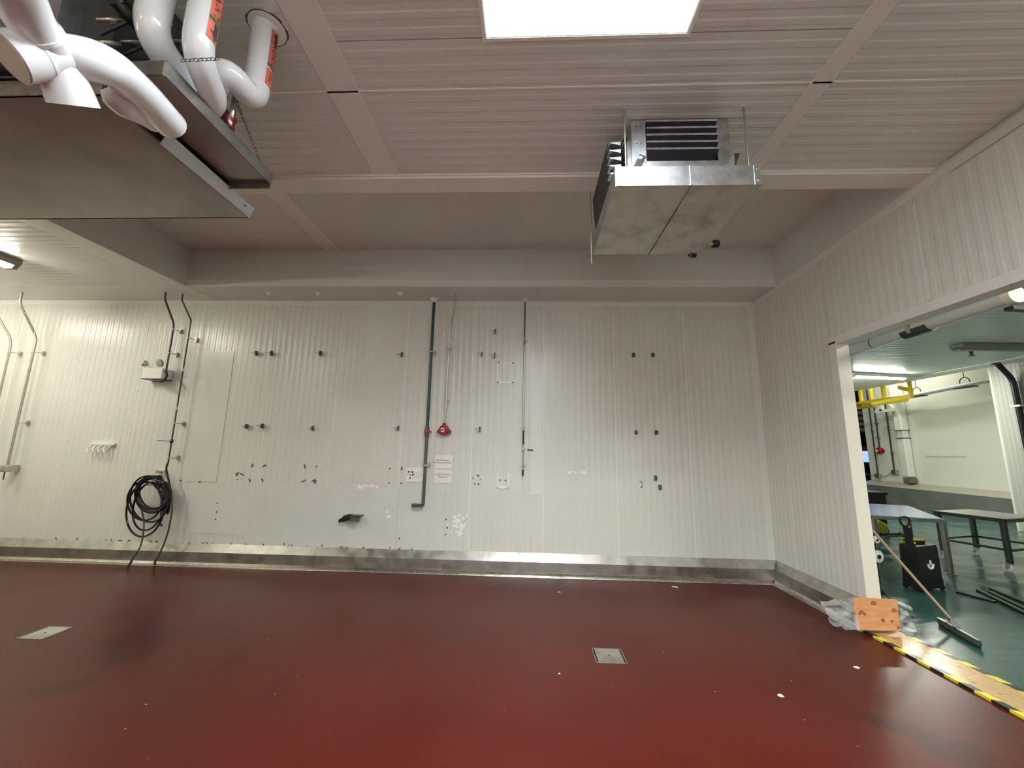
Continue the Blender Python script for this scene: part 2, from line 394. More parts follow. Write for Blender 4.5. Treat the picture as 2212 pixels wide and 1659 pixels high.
# ---------------------------------------------------------------- ceilings
SKX0, SKX1, SKY0, SKY1 = -.27, .89, -.55, 1.905
cn = struct(MB().box((XC-.15, YB, ZN+.012), (SKX0, YE-.005, ZN+.25)).box((SKX1, YB, ZN+.012), (XR+.1, YE-.005, ZN+.25))
            .box((SKX0, YB, ZN+.012), (SKX1, SKY0, ZN+.25)).box((SKX0, SKY1, ZN+.012), (SKX1, YE-.005, ZN+.25)).build('ceiling', 'ceil'), 'white ribbed panel ceiling around the skylight', 'ceiling')
def crow(y0, y1, x0, x1): ribbed('ceiling_panel', (x0, y0, ZN+.012), (0, 1, 0), (1, 0, 0), (0, 0, -1), y1-y0, x1-x0, 'ceil', cn, dep=.0026)
yy = 2.23; rows = [(2.23, 3.05)]
while yy > YB+.2: rows.append((yy-PITCH, yy)); yy -= PITCH
for y0, y1 in rows:
    y0 = max(y0, YB)
    for x0, x1 in ((XC, -1.385), (-1.17, 1.815), (1.94, XR)):
        if x0 < 0 < x1 and y0 < SKY1 and y1 > SKY0:
            if y1 > SKY1+.05: crow(SKY1, y1, x0, x1)
            if y0 < SKY0-.05: crow(y0, SKY0, x0, x1)
            crow(max(y0, SKY0), min(y1, SKY1), x0, SKX0); crow(max(y0, SKY0), min(y1, SKY1), SKX1, x1)
        else: crow(y0, y1, x0, x1)
for a, b in ((-1.385, -1.17), (1.815, 1.94)):
    MB().box((a, YB, ZN-.004), (b, 3.05, ZN+.012)).build('cover_strip', 'wall_trim', cn)
    MB().box((b if a < 0 else a-.008, YB, ZN-.006), (b+.008 if a < 0 else a, 3.05, ZN+.01)).build('caulk_line', 'caulk', cn)
for y_ in (2.23, 1.19): MB().box((XC, y_-.006, ZN-.004), (SKX0-.01 if y_ < 1.9 else XR, y_+.006, ZN+.01)).build('caulk_line', 'caulk', cn)
MB().box((XC-.1, 3.05, ZB), (XR, YE, ZB+.10)).build('edge_beam', 'wall_trim', cn)
MB().box((XC-.1, 3.035, ZB+.02), (XR, 3.052, ZB+.034)).build('caulk_line', 'caulk', cn)
MB().box((XC-.1, 3.02, ZN-.003), (XR, 3.032, ZN+.01)).build('caulk_line', 'caulk', cn)
# raised coffer
cr = struct(MB().box((XC-.1, YE-.02, ZR), (XR+.1, YF+.1, ZR+.1)).build('ceiling_recess', 'ceil'), 'deep smooth recess in the ceiling before the back wall', 'ceiling')
MB().box((XC, YF, ZL+.02), (XR, YF+.06, ZR)).build('recess_face', 'ceil', cr)
MB().box((XC, YF-.006, ZL-.001), (XR, YF+.004, ZL+.10)).build('face_trim', 'wall_trim', cr)
MB().box((XC-.06, YE-.02, ZL+.012), (XC+.004, YF+.06, ZR)).build('recess_side', 'ceil', cr)
MB().box((XC-.06, YE-.001, ZB+.05), (XR, YE-.02, ZR)).build('recess_near_face', 'ceil', cr)
a = PZ(650, 440, ZR); b = PZ(690, 520, ZR); MB().box((-2.98, YE, ZR-.006), (-2.75, YF, ZR+.01)).build('cover_strip', 'wall_trim', cr)
# soffit along the back wall and low ceiling on the left
cs = struct(MB().box((XC-.06, YF, ZL), (XR, D+.05, ZL+.1)).build('ceiling_soffit', 'ceil'), 'narrow smooth soffit along the top of the back wall', 'ceiling')
cl = struct(MB().box((XL, YB, ZL+.012), (XC-.07, D+.05, ZL+.2)).build('ceiling_low', 'ceil'), 'lower ribbed ceiling at the left of the room', 'ceiling')
MB().box((XC-.30, YB, ZL-.004), (XC-.002, D, ZL+.011)).build('edge_strip', 'wall_trim', cl)
MB().box((XL, 5.10, ZL-.003), (XC-.3, D, ZL+.012)).build('wall_strip', 'wall_trim', cl)
yy = 5.10
while yy > YB+.2:
    ribbed('ceiling_panel', (XL, yy-PITCH, ZL+.012), (0, 1, 0), (1, 0, 0), (0, 0, -1), PITCH, XC-.3-XL, 'ceil', cl, dep=.003); yy -= PITCH
# skylight
SHD = .60
sk = struct(MB().box((SKX0, SKY0, ZN+SHD), (SKX1, SKY1, ZN+SHD+.03)).build('window_1', 'sky_panel'), 'bright diffusing skylight panel in the ceiling', 'skylight')
f = MB()
for a, b in (((SKX0-.02, SKY0-.02), (SKX0, SKY1+.02)), ((SKX1, SKY0-.02), (SKX1+.02, SKY1+.02)), ((SKX0, SKY0-.02), (SKX1, SKY0)), ((SKX0, SKY1), (SKX1, SKY1+.02))):
    f.box((*a, ZN-.005), (*b, ZN+.06))
f.build('skylight_frame', 'white', sk)
f = MB()
g_ = .006
for a, b in (((SKX0-.02, SKY0-.02), (SKX0+g_, SKY1+.02)), ((SKX1-g_, SKY0-.02), (SKX1+.02, SKY1+.02)), ((SKX0, SKY0-.02), (SKX1, SKY0+g_)), ((SKX0, SKY1-g_), (SKX1, SKY1+.02))):
    f.box((*a, ZN-.002), (*b, ZN+SHD+.02))
f.build('skylight_shaft', 'shaft', sk)
# stainless kerb along back wall and right wall
def kerb(name, a, b, n, cuts, label):
    """profile extruded from a to b (points on wall line); n = into the room"""
    a, b, n = Vector(a), Vector(b), Vector(n); L = (b-a).length; d = (b-a)/L
    core = MB().prism([a+n*t+Vector((0, 0, z)) for t, z in ((-.005, 0), (.055, 0), (.055, .155), (-.005, .25))], d*L).build(name, 'steel')
    struct(core, label, 'kerb')
    cs_ = [0]+cuts+[L]
    for i in range(len(cs_)-1):
        p = a+d*cs_[i]; ln = d*(cs_[i+1]-cs_[i]-.003)
        def q(pr, nm, m): MB().prism([p+n*t+Vector((0, 0, z)) for t, z in pr], ln).build(nm, m, core)
        q(((0, .272), (.004, .276), (.069, .172), (.065, .166), (0, .262)), 'kerb_cap', 'steel')
        q(((.055, .03), (.066, .03), (.066, .168), (.055, .168)), 'kerb_face', 'steel')
        q(((.05, 0), (.14, 0), (.138, .004), (.10, .012), (.068, .036), (.05, .036)), 'kerb_toe', 'steel_edge')
    return core
jx = [PY(p, 1215, D).x for p in (270, 683, 1122, 1588)]
kerb('baseboard_back', (XL, D, 0), (XR, D, 0), (0, -1, 0), [j-XL for j in jx], 'stainless steel kerb along the back wall')
kerb('baseboard_right', (XR, D, 0), (XR, JY+.03, 0), (-1, 0, 0), [.30], 'stainless steel kerb on the right wall')

# ================================================================ ADJACENT ROOM SHELL
AX = 13.45; LX = 11.55
struct(MB().box((XR+.05, -6, -.2), (20, 24, 0)).build('floor_adjacent', 'floor_green'), 'wet dark green floor of the next room', 'floor')
ac = struct(MB().box((JX, -6, ZL+.02), (LX, 24, ZL+.3)).build('ceiling_adjacent', 'adj_ceil'), 'ribbed ceiling of the next room', 'ceiling')
yy = 20.0
while yy > -3:
    ribbed('ceiling_panel', (JX, yy-PITCH, ZL+.02), (0, 1, 0), (1, 0, 0), (0, 0, -1), PITCH, LX-JX-.5, 'adj_ceil', ac, dep=.006, ribs=7); yy -= PITCH
MB().box((LX-.5, -6, ZL-.005), (LX, 24, ZL+.02)).build('edge_strip', 'wall_trim', ac)
MB().box((LX-.02, 9.9, ZL), (LX, 24, ZL+1.2)).build('upstand', 'adj_wall', ac)
struct(MB().box((LX, 9.9, ZL+1.2), (20, 24, ZL+1.4)).build('ceiling_high', 'adj_ceil'), 'higher ceiling beyond the low one in the next room', 'ceiling')
aw = struct(MB().box((AX, 10, 0), (AX+.2, 16.15, ZL+1.3)).build('wall_far', 'adj_wall'), 'pale far wall of the next room', 'wall')
for y_ in (11.6, 14.1): MB().box((AX-.006, y_-.01, .7), (AX+.01, y_+.01, ZL+1)).build('caulk_line', 'wall_trim', aw)
p0 = PX(1998, 970, AX); p1 = PX(2086, 985, AX)
MB().box((AX-.02, p0.y, p1.z-.02), (AX+.01, p1.y, p0.z-.1)).build('cover_sheet', 'adj_wall', aw)
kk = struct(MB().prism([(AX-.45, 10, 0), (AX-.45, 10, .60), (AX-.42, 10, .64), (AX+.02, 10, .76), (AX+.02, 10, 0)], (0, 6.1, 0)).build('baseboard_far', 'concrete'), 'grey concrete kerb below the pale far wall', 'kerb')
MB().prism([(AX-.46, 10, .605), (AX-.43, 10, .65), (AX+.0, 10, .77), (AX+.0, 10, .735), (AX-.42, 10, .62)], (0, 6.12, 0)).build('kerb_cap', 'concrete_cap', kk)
an = struct(MB().box((11.6, -6, 0), (12.0, 10.1, ZL+.1)).build('wall_near', 'adj_wall'), 'pale ribbed wall at the right of the next room', 'wall')
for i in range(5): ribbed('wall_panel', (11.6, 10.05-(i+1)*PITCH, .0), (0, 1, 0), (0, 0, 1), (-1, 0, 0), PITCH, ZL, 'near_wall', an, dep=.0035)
MB().box((11.98, 9.9, 0), (AX, 10.1, ZL+1.3)).build('return_face', 'adj_wall', an)
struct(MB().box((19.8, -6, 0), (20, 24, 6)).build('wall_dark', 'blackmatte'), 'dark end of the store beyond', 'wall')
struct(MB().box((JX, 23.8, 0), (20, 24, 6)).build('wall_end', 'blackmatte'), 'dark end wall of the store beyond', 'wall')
struct(MB().box((JX, -6.2, 0), (20, -6, 6)).build('wall_near_end', 'adj_wall'), 'near end wall of the next room', 'wall')
struct(MB().box((JX-.02, D+.1, 0), (JX+.1, 24, 6)).build('wall_side', 'adj_wall'), 'side wall of the next room', 'wall')

# ================================================================ LIGHT FIXTURES
def strip(name, c, axis, L, label, lit='tube', w=.16, body='white', group=None):
    c = Vector(c); t = thing(name, label, 'light', c, group); a = Vector(axis); s = Vector((-a.y, a.x, 0))
    p, q = c-a*L/2, c+a*L/2; zt = Vector((0, 0, 1))
    MB().prism([p+s*(-w/2)+zt*.0, p+s*(w/2), p+s*(w/2)-zt*.055, p+s*(w*.38)-zt*.085, p-s*(w*.38)-zt*.085, p-s*(w/2)-zt*.055], q-p).build('housing', body, t)
    MB().prism([p+a*.05-s*(w*.36)-zt*.082, p+a*.05+s*(w*.36)-zt*.082, p+a*.05+s*(w*.22)-zt*.118, p+a*.05-s*(w*.22)-zt*.118], (q-p)*(1-.1/L)).build('diffuser', lit, t)
    for e in (p, q-a*.05):
        MB().prism([e-s*(w*.4)-zt*.07, e+s*(w*.4)-zt*.07, e+s*(w*.25)-zt*.125, e-s*(w*.25)-zt*.125], a*.05).build('end_cap', body, t)
    return t
LG = 'fluorescent strips of the low ceiling'
strip('strip_light', (-6.52, 3.72, ZL), (0, 1, 0), 1.3, 'lit strip light on the low ceiling at the left edge', body='fixture_off', w=.2)
strip('strip_light', (-8.4, 4.3, ZL), (1, 0, 0), 1.3, 'added unseen strip light on low ceiling beyond the left edge of the view')  # unseen lamp, added for more light at the left
strip('strip_light', (-6.6, -1.0, ZL), (0, 1, 0), 2.4, 'added unseen strip light on low ceiling behind the viewer')  # added lamp out of view, lifts the left side
strip('strip_light', (2.7, -2.2, ZN), (0, 1, 0), 1.3, 'added unseen strip light on the main ceiling behind the viewer')  # unseen fill lamp, added behind the viewer
strip('strip_light', (-3.2, -2.2, ZN), (0, 1, 0), 1.3, 'added unseen strip light on the ceiling behind the viewer near the pipes')  # second added fill lamp, also unseen
strip('strip_light', (9.75, 11.05, ZL), (.985, .17, 0), 1.7, 'lit strip light on the next room ceiling above the yellow frame', lit='tube_adj', w=.22)
strip('strip_light', (9.75, 7.98, ZL), (1, 0, 0), 2.2, 'unlit dark strip light at the right on the next room ceiling', lit='fixture_off', body='fixture_off', w=.26)
strip('strip_light', (12.5, 14.0, ZL+1.2), (0, 1, 0), 2.4, 'added unseen strip light on the high ceiling over the yellow frame', lit='tube_added', w=.2)  # added lamp hidden above the low ceiling, brightens the far wall
strip('strip_light', (6.5, 12.0, ZL), (1, 0, 0), 1.5, 'added unseen strip light of the next room hidden behind the wall', lit='tube_adj', w=.22)  # hidden lamp added to brighten the next room
strip('strip_light', (5.8, 1.6, ZL), (1, 0, 0), 1.5, 'added unseen strip light of the next room to the right of the view', lit='tube_adj', w=.22)  # lamp added out of view to brighten the jamb

# ================================================================ EVAPORATOR AND PIPES (upper left)
UZ = H+1.5
P_fr = PZ(540, 471, UZ); ux = -1.883; uy0 = 1.40; uy1 = 2.323
ev = thing('evaporator_unit', 'large grey steel ceiling cooler with wide drain pan and dark coil end', 'cooler', (ux-.9, 1.86, UZ))
MB().box((ux-3.0, uy0, UZ), (ux, uy1, UZ+.012)).build('drain_pan', 'brushed', ev)
MB().box((ux-3.0, uy0-.004, UZ), (ux+.003, uy0+.008, UZ+.075)).box((ux-3, uy1-.01, UZ), (ux, uy1+.003, UZ+.06)).build('pan_rim', 'steel_edge', ev)
MB().prism([(ux, uy0+.28, UZ), (ux, uy1, UZ), (ux+.004, uy1, UZ+.012), (ux+.03, uy1, UZ+.068), (ux+.03, uy0+.28, UZ+.068)], (-.004, 0, 0)).build('pan_lip', 'pan_side', ev, label='bright steel side lip')
MB().lathe((ux+.012, uy1-.07, UZ+.045), (1, 0, -.3), [(0, .008), (.008, .007)], 8).build('screw', 'darksteel', ev)
vx = -1.60; vz = H+1.585; vy0, vy1 = 1.39, 2.10
MB().box((ux-2.9, vy0, vz), (vx, vy1, vz+.008)).build('upper_tray', 'brushed', ev)
MB().box((vx-.004, vy0, vz-.004), (vx+.004, vy1+.003, vz+.07)).box((ux-2.9, vy1-.005, vz-.03), (vx, vy1+.003, vz+.07)).box((vx-.5, vy0-.01, vz-.01), (vx+.003, vy0, vz+.06)).build('tray_rim', 'galv_dark', ev)
MB().box((ux-.08, uy0+.05, UZ+.02), (ux-.02, uy1-.02, vz)).build('tray_gap_dark', 'black', ev)  # black block paints in the dark gap between pan and tray
bx = -1.92
MB().box((bx-2.4, uy0+.02, vz+.06), (bx, 2.05, H+2.25)).build('casing', 'darksteel', ev)
MB().box((bx-2.5, uy0-.06, vz+.03), (bx-.16, uy0+.02, H+2.3)).build('casing_front', 'galv', ev)
ep = MB().box((bx, uy0+.02, vz+.05), (bx+.01, 2.05, H+2.27)).build('end_plate', 'darksteel', ev)
hz = H+1.86
MB().tube([(bx+.13, 1.30, hz), (bx+.13, 1.98, hz)], .021, 12).build('header_tube', 'black', ev, True)
MB().tube([(bx+.08, 1.33, hz+.12), (bx+.08, 2.02, hz+.12)], .016, 12).build('header_tube', 'darksteel', ev, True)
for k in range(7):
    y_ = 1.36+k*.095
    for z_ in (hz-.14, hz-.02, hz+.10, hz+.22):
        MB().tube([(bx, y_, z_), (bx+.075, y_, z_), (bx+.075, y_+.05, z_+.05), (bx, y_+.05, z_+.05)], .009, 8, .03, 4).build('return_bend', 'conduit', ev, True)
    MB().tube([(bx, y_+.02, hz-.07), (bx+.13, y_+.02, hz)], .008, 6).build('feeder_tube', 'black', ev, True)
lb = MB().box((bx+.010, 1.72, vz+.075), (bx+.014, 2.04, vz+.19)).build('maker_plate', 'paper', ev)
text_on('GÜNTNER', .062, (bx+.0155, 1.885, vz+.15), (0, 1, 0), (0, 0, 1), 'inkdark', lb)
MB().prism([(bx+.0155, 1.75, vz+.09), (bx+.0155, 2.0, vz+.09), (bx+.0155, 1.98, vz+.115), (bx+.0155, 1.80, vz+.118)], (.001, 0, 0)).build('blue_flash', 'label_blue', lb)
for x_, y_ in ((ux-.1, uy1-.12), (ux-1.4, uy1-.12), (ux-1.4, uy0+.1)):
    MB().cyl((x_, y_, vz), (x_, y_, ZN), .006, 8).build('hanger_rod', 'conduit', ev)
# chains
def chain(a, b, label, sag=0):
    a, b = Vector(a), Vector(b); n = max(6, int((b-a).length/.018)); mb = MB(); d = (b-a).normalized()
    ref = Vector((0, 0, 1)) if abs(d.z) < .9 else Vector((1, 0, 0)); u = d.cross(ref).normalized(); v = d.cross(u)
    for i in range(n):
        p = a.lerp(b, (i+.5)/n)-Vector((0, 0, sag*math.sin(math.pi*(i+.5)/n))); s = u if i % 2 else v
        mb.tube([p-d*.011-s*.004, p-d*.006-s*.006, p+d*.006-s*.006, p+d*.011-s*.004, p+d*.011+s*.004, p+d*.006+s*.006, p-d*.006+s*.006, p-d*.011+s*.004, p-d*.011-s*.004], .0016, 4, cap=False)
    return tag(mb.build('chain', 'black'), label, 'chain')
# pipe 3: vertical from the ceiling, elbow towards the viewer
p3x, p3y = -1.535, 1.815; PR = .066; z3 = H+1.875
def label_on_pipe(parent, x, y, r, z0, z1, th0, dth, items):
    """coloured wrap label; items = [(z0,z1,material)] and texts"""
    def patch(za, zb, m, rr, nm='wrap_label'):
        n = 10; vs = []; 
        for zz in (za, zb):
            for k in range(n+1): t = th0-dth/2+dth*k/n; vs.append((x+math.cos(t)*rr, y+math.sin(t)*rr, zz))
        return MB().add(vs, [(k, k+1, n+2+k, n+1+k) for k in range(n)]).build(nm, m, parent, True)
    base = patch(z0, z1, 'label_red', r+.0012)
    for it in items:
        if it[0] == 'band': patch(it[1], it[2], it[3], r+.0018, 'colour_band')
        elif it[0] == 'arrow':
            zc, up = it[1], it[2]; pts = [(-.05, -.012), (.0, -.012), (.0, -.03), (.045, 0), (.0, .03), (.0, .012), (-.05, .012)]
            vs = [(x+math.cos(th0-v/r)*(r+.0025), y+math.sin(th0-v/r)*(r+.0025), zc+u*up) for u, v in pts]
            MB().add(vs, [tuple(range(7))]).build('arrow', 'inkdark', parent)
        else:
            _, body, size, zc = it; vs, fs = text_mesh(body, size)
            MB().add([(x+math.cos(th0-v.y/r)*(r+.0025), y+math.sin(th0-v.y/r)*(r+.0025), zc+v.x) for v in vs], fs).build('lettering', 'inkdark', parent)
P3E = PZ(484, 142, z3)
pc = thing('insulated_pipe', 'white pipe with orange label dropping from the ceiling through a round collar', 'pipe', (p3x, p3y, z3))
MB().tube([(p3x, p3y, ZN+.1), (p3x, p3y, z3-.005), P3E, P3E+Vector((-.25, .16, -.10))], PR, 20, .11, 8).build('jacket', 'pvc', pc, True)
label_on_pipe(pc, p3x, p3y, PR, z3+.10, ZN-.04, math.radians(10), math.radians(62),
              [('band', z3+.20, z3+.215, 'label_yellow'), ('band', z3+.22, z3+.24, 'label_blue'), ('band', ZN-.125, ZN-.115, 'label_green'), ('text', 'LTRS', .045, z3+.15), ('text', 'AMMONIA', .05, z3+.315), ('arrow', ZN-.08, 1)])
esc = thing('pipe_collar', 'dark ragged collar where the orange-labelled pipe meets the ceiling', 'collar', (p3x, p3y, ZN))
MB().lathe((p3x+.01, p3y+.005, ZN-.004), (0, 0, 1), [(0, .098), (.003, .108), (.014, .108)], 26).build('collar_ring', 'gasket', esc, True)
MB().lathe((p3x+.01, p3y+.005, ZN-.010), (0, 0, 1), [(0, .082), (.004, .097), (.012, .097)], 26).build('sealant', 'wall_trim', esc, True)
# pipe 2
q0 = PZ(424, 116, H+1.73); PR2 = .060; p2 = thing('insulated_pipe', 'white insulated pipe with orange label in the middle of three', 'pipe', q0)
e2 = PZ(470, 230, q0.z-.02)
MB().tube([(q0.x, q0.y, ZN+.1), q0, e2, (e2.x-.20, e2.y+.0, e2.z-.03)], PR2, 20, .10, 8).build('jacket', 'pvc', p2, True)
label_on_pipe(p2, q0.x, q0.y, PR2, q0.z+.07, ZN+.02, math.radians(12), math.radians(72),
              [('band', q0.z+.165, q0.z+.185, 'label_green'), ('text', 'AMMONIA', .062, q0.z+.325), ('arrow', q0.z+.115, -1)])
# pipe 1
q1 = PZ(322, 75, H+1.80); p1_ = thing('insulated_pipe', 'plain white insulated pipe nearest the cooler, leftmost of the three drops', 'pipe', q1)
MB().tube([(q1.x, q1.y, ZN+.1), q1, PZ(418, 205, q1.z-.02), PZ(418, 205, q1.z-.02)+Vector((-.2, .02, -.05))], PR*.98, 20, .10, 8).build('jacket', 'pvc', p1_, True)
# front manifold with capped stubs
def CD(px, py, dist):
    return Vector((0, 0, H))+_ray(px, py)*dist
mf = thing('pipe_manifold', 'thick white insulated manifold with capped branches in front of the cooler', 'pipe', CD(120, 140, 1.30))
c0 = CD(118, 118, 1.30); 
topp = CD(8, -80, 1.06)
MB().tube([topp, CD(58, 35, 1.20), c0], .063, 24).build('main_jacket', 'pvc', mf, True)
lc = CD(22, 124, 1.22); MB().tube([c0+(c0-lc)*.1, lc], .070, 24).build('side_stub', 'pvc', mf, True)
MB().cyl(lc, lc+(lc-c0).normalized()*.004, .066, 24).build('stub_end', 'pvc_in', mf, True, 'open brown end of a stub')
_r = _ray(160, 228); _k = (c0-Vector((0, 0, H))).dot(_r)/_r.dot(_r); dn = Vector((0, 0, H))+_r*_k
dnv = (dn-c0).normalized()
MB().tube([c0, dn], [.060, .069], 28).build('down_stub', 'pvc', mf, True)
MB().tube([c0+Vector((-.02, 0, 0)), CD(205, 130, 1.36), CD(248, 150, 1.44), CD(310, 205, 1.60), CD(368, 268, 1.78)], .064, 24, .07, 6).build('branch_jacket', 'pvc', mf, True)
MB().tube([CD(232, 188, 1.52), CD(262, 222, 1.56), CD(318, 252, 1.72), CD(350, 272, 1.8)], [.03, .05, .045, .03], 16, .05).build('branch_saddle', 'pvc', mf, True)
_m = c0.lerp(CD(58, 35, 1.20), .55); _d = (CD(58, 35, 1.20)-c0).normalized(); MB().cyl(_m, _m+_d*.012, .0655, 24).build('seam_band', 'pvc_seam', mf, True)
_m = c0.lerp(lc, .35); MB().cyl(_m, _m+(lc-c0).normalized()*.010, .0715, 24).build('seam_band', 'pvc_seam', mf, True)
# red valve with stem, behind pipe 2
va = PZ(495, 262, H+1.72); rv = thing('relief_valve', 'dark red capped valve hanging beside the white pipes', 'valve', va)
MB().lathe(va+Vector((0, 0, .03)), (0, 0, -1), [(0, .02), (.01, .035), (.02, .035), (.03, .028), (.075, .03), (.085, .022), (.10, .012)], 14).build('valve_body', 'valve_red', rv, True)
MB().bar(va+Vector((-.06, 0, .01)), va+Vector((0, 0, .01)), .02, .035).build('valve_arm', 'valve_red', rv)
MB().cyl(va+Vector((.01, 0, .03)), va+Vector((.01, 0, .15)), .012, 10).build('stem', 'galv_dull', rv, True)
MB().lathe(va+Vector((0, 0, -.07)), (0, 0, -1), [(0, .014), (.01, .016), (.02, .01)], 10).build('nut', 'conduit', rv, True)
_t = (q0-Vector((0, 0, H))).dot(CF)-.09
chain(CD(392, 131, _t), CD(474, 127, _t-.02), 'short dark chain running across the white pipes')
chain(PY(508, 212, 1.83), (vx-.005, 2.02, vz+.06), 'thin dark chain hanging to the far corner of the cooler tray')

# ================================================================ AIR UNIT (upper right)
ax0, ax1, ay0, ay1, az0, az1 = .575, 1.522, 2.376, 3.30, H+1.75, H+1.893
au = thing('air_unit', 'galvanized ceiling air unit with louvred box and shallow square pan', 'vent', ((ax0+ax1)/2, (ay0+ay1)/2, az0))
xm = 1.07
for a, b in ((ax0, xm-.004), (xm+.004, ax1)): MB().box((a, ay0, az0), (b, ay1, az0+.006)).build('pan_sheet', 'galv_dull', au)
for nm, a, b in (('l', ax0, xm-.003), ('r', xm+.003, ax1)):
    MB().box((a, ay0-.004, az0), (b, ay0+.002, az1)).build('front_rim', 'galv', au)
MB().box((xm-.006, ay0-.009, az0), (xm+.006, ay0-.003, az1)).build('rim_joint', 'galv', au)
for a, b in (((ax0-.003, ay0, az0), (ax0+.002, ay1, az1)), ((ax1-.002, ay0, az0), (ax1+.003, ay1, az1)), ((ax0, ay1-.002, az0), (ax1, ay1+.003, az1))): MB().box(a, b).build('side_rim', 'galv', au)
for x_ in (ax0, ax1-.04): 
    MB().box((x_, ay0-.007, az0), (x_+.04, ay0-.003, az1)).build('corner_tab', 'galv', au)
    for z_ in (az0+.03, az1-.03): MB().lathe((x_+.02, ay0-.006, z_), (0, -1, 0), [(0, .007), (.004, .006), (.006, .002)], 8).build('rivet', 'conduit', au, True)
# louvred box
gx0, gx1, gy0, gy1, gz0, gz1 = .70, 1.345, 2.50, 3.14, az1-.02, ZN-.01
b0 = PY(1364, 258, gy0); b1 = PY(1572, 262, gy0); gx0, gx1 = b0.x, b1.x; gz0 = PY(1450, 362, gy0).z
MB().box((gx0+.03, gy0+.09, az0+.01), (gx1-.03, gy1-.09, gz1)).build('core', 'blackmatte', au)
def face(o, u, n, W):
    """one louvred side: frame of four flats, five blades"""
    o, u, n = Vector(o), Vector(u), Vector(n); z = Vector((0, 0, 1)); Hh = gz1-gz0
    def pc_(a, b, c, d, nm, t=.004, m='galv'):
        MB().prism([o+u*a+z*c, o+u*b+z*c, o+u*b+z*d, o+u*a+z*d], n*t).build(nm, m, au)
    pc_(0, .085, 0, Hh, 'side_flat'); pc_(W-.085, W, 0, Hh, 'side_flat'); pc_(.085, W-.085, 0, .05, 'sill_flat'); pc_(.085, W-.085, Hh-.03, Hh, 'head_flat')
    pc_(.082, .092, .04, Hh-.02, 'inner_edge', .012); pc_(W-.092, W-.082, .04, Hh-.02, 'inner_edge', .012)
    for k in range(5):
        zz = .065+k*(Hh-.10)/5
        a_ = o+u*.092+z*(zz)-n*.05; b_ = o+u*(W-.092)+z*(zz)-n*.05
        MB().prism([a_, b_, b_+n*.085+z*.055, a_+n*.085+z*.055], (0, 0, .003)).build('louvre_blade', 'louvre', au)
        MB().prism([a_+n*.083+z*.052, b_+n*.083+z*.052, b_+n*.089+z*.058, a_+n*.089+z*.058], (0, 0, .004)).build('blade_edge', 'galv', au)
    for a_ in (.03, .06): 
        for c in (.03, Hh*.5, Hh-.05): MB().lathe(o+u*a_+z*c+n*.004, n, [(0, .005), (.004, .003)], 6).build('rivet', 'darksteel', au)
W1 = gx1-gx0; W2 = gy1-gy0
face((gx0, gy0, gz0), (1, 0, 0), (0, -1, 0), W1)
face((gx0, gy1, gz0), (0, -1, 0), (-1, 0, 0), W2); face((gx1, gy0, gz0), (0, 1, 0), (1, 0, 0), W2); face((gx1, gy1, gz0), (-1, 0, 0), (0, 1, 0), W1)
# big dark damper bank on the left
MB().prism([(ax0+.0, 2.50, az1-.01), (ax0-.02, 2.50, az1+.30), (ax0-.02, 3.16, az1+.30), (ax0+.0, 3.16, az1-.01)], (.02, 0, 0)).build('damper_bank', 'louvre', au)
for k in range(5): MB().prism([(ax0-.02, 2.46, az1+.02+k*.06), (ax0+.06, 2.46, az1-.0+k*.06), (ax0+.06, 2.46, az1+.03+k*.06)], (0, .08, 0)).build('damper_tooth', 'galv', au)
MB().box((PY(1352, 300, 2.56).x, 2.54, az1-.02), (PY(1363, 300, 2.56).x, 2.58, az1+.34)).build('damper_post', 'galv', au)
# straps and gussets
MB().bar(PY(1374, 366, 2.40), PY(1389, 336, 2.43), .05, .006, (0, 1, 0)).build('strap', 'darksteel', au)
MB().lathe(PY(1383, 341, 2.42), (0, -1, .3), [(0, .014), (.004, .014)], 12).build('strap_hole', 'wall_trim', au)
_g = [PY(1563, 363, 2.41), PY(1587, 363, 2.41), PY(1586, 331, 2.41)]
MB().prism(_g, (0, .005, 0)).build('gusset', 'galv', au)
MB().prism([_g[1], _g[2], PY(1598, 331, 2.44), PY(1592, 350, 2.44)], (0, .01, 0)).build('gusset', 'darksteel', au)
ro = []
for x_, y_, zb in ((.652, 2.40, az1-.03), (1.470, 2.40, az1-.03), (.556, 3.27, az0-.10), (1.43, 3.27, az0-.045)):
    MB().cyl((x_, y_, zb), (x_, y_, ZN if y_ < 3 else ZB), .0065, 8).build('hanger_rod', 'conduit', au)
    if y_ < 3: MB().lathe((x_, y_, ZN-.006), (0, 0, 1), [(0, .013), (.008, .016)], 10).build('rod_washer', 'wall_trim', au)
MB().cyl((ax1-.03, 3.16, az0+.02), (ax1+.06, 3.16, az0+.02), .016, 12).build('drain_stub', 'galv_dull', au, True)
MB().lathe((ax1+.05, 3.16, az0+.02), (1, 0, 0), [(0, .03), (.012, .033), (.04, .033), (.05, .026)], 14).build('stub_cap', 'black', au, True)
MB().prism([(1.42, ay1, az0+.01), (1.50, ay1, az0+.01), (1.49, ay1, az0-.025), (1.44, ay1, az0-.025)], (0, .02, 0)).build('rear_bracket', 'black', au)

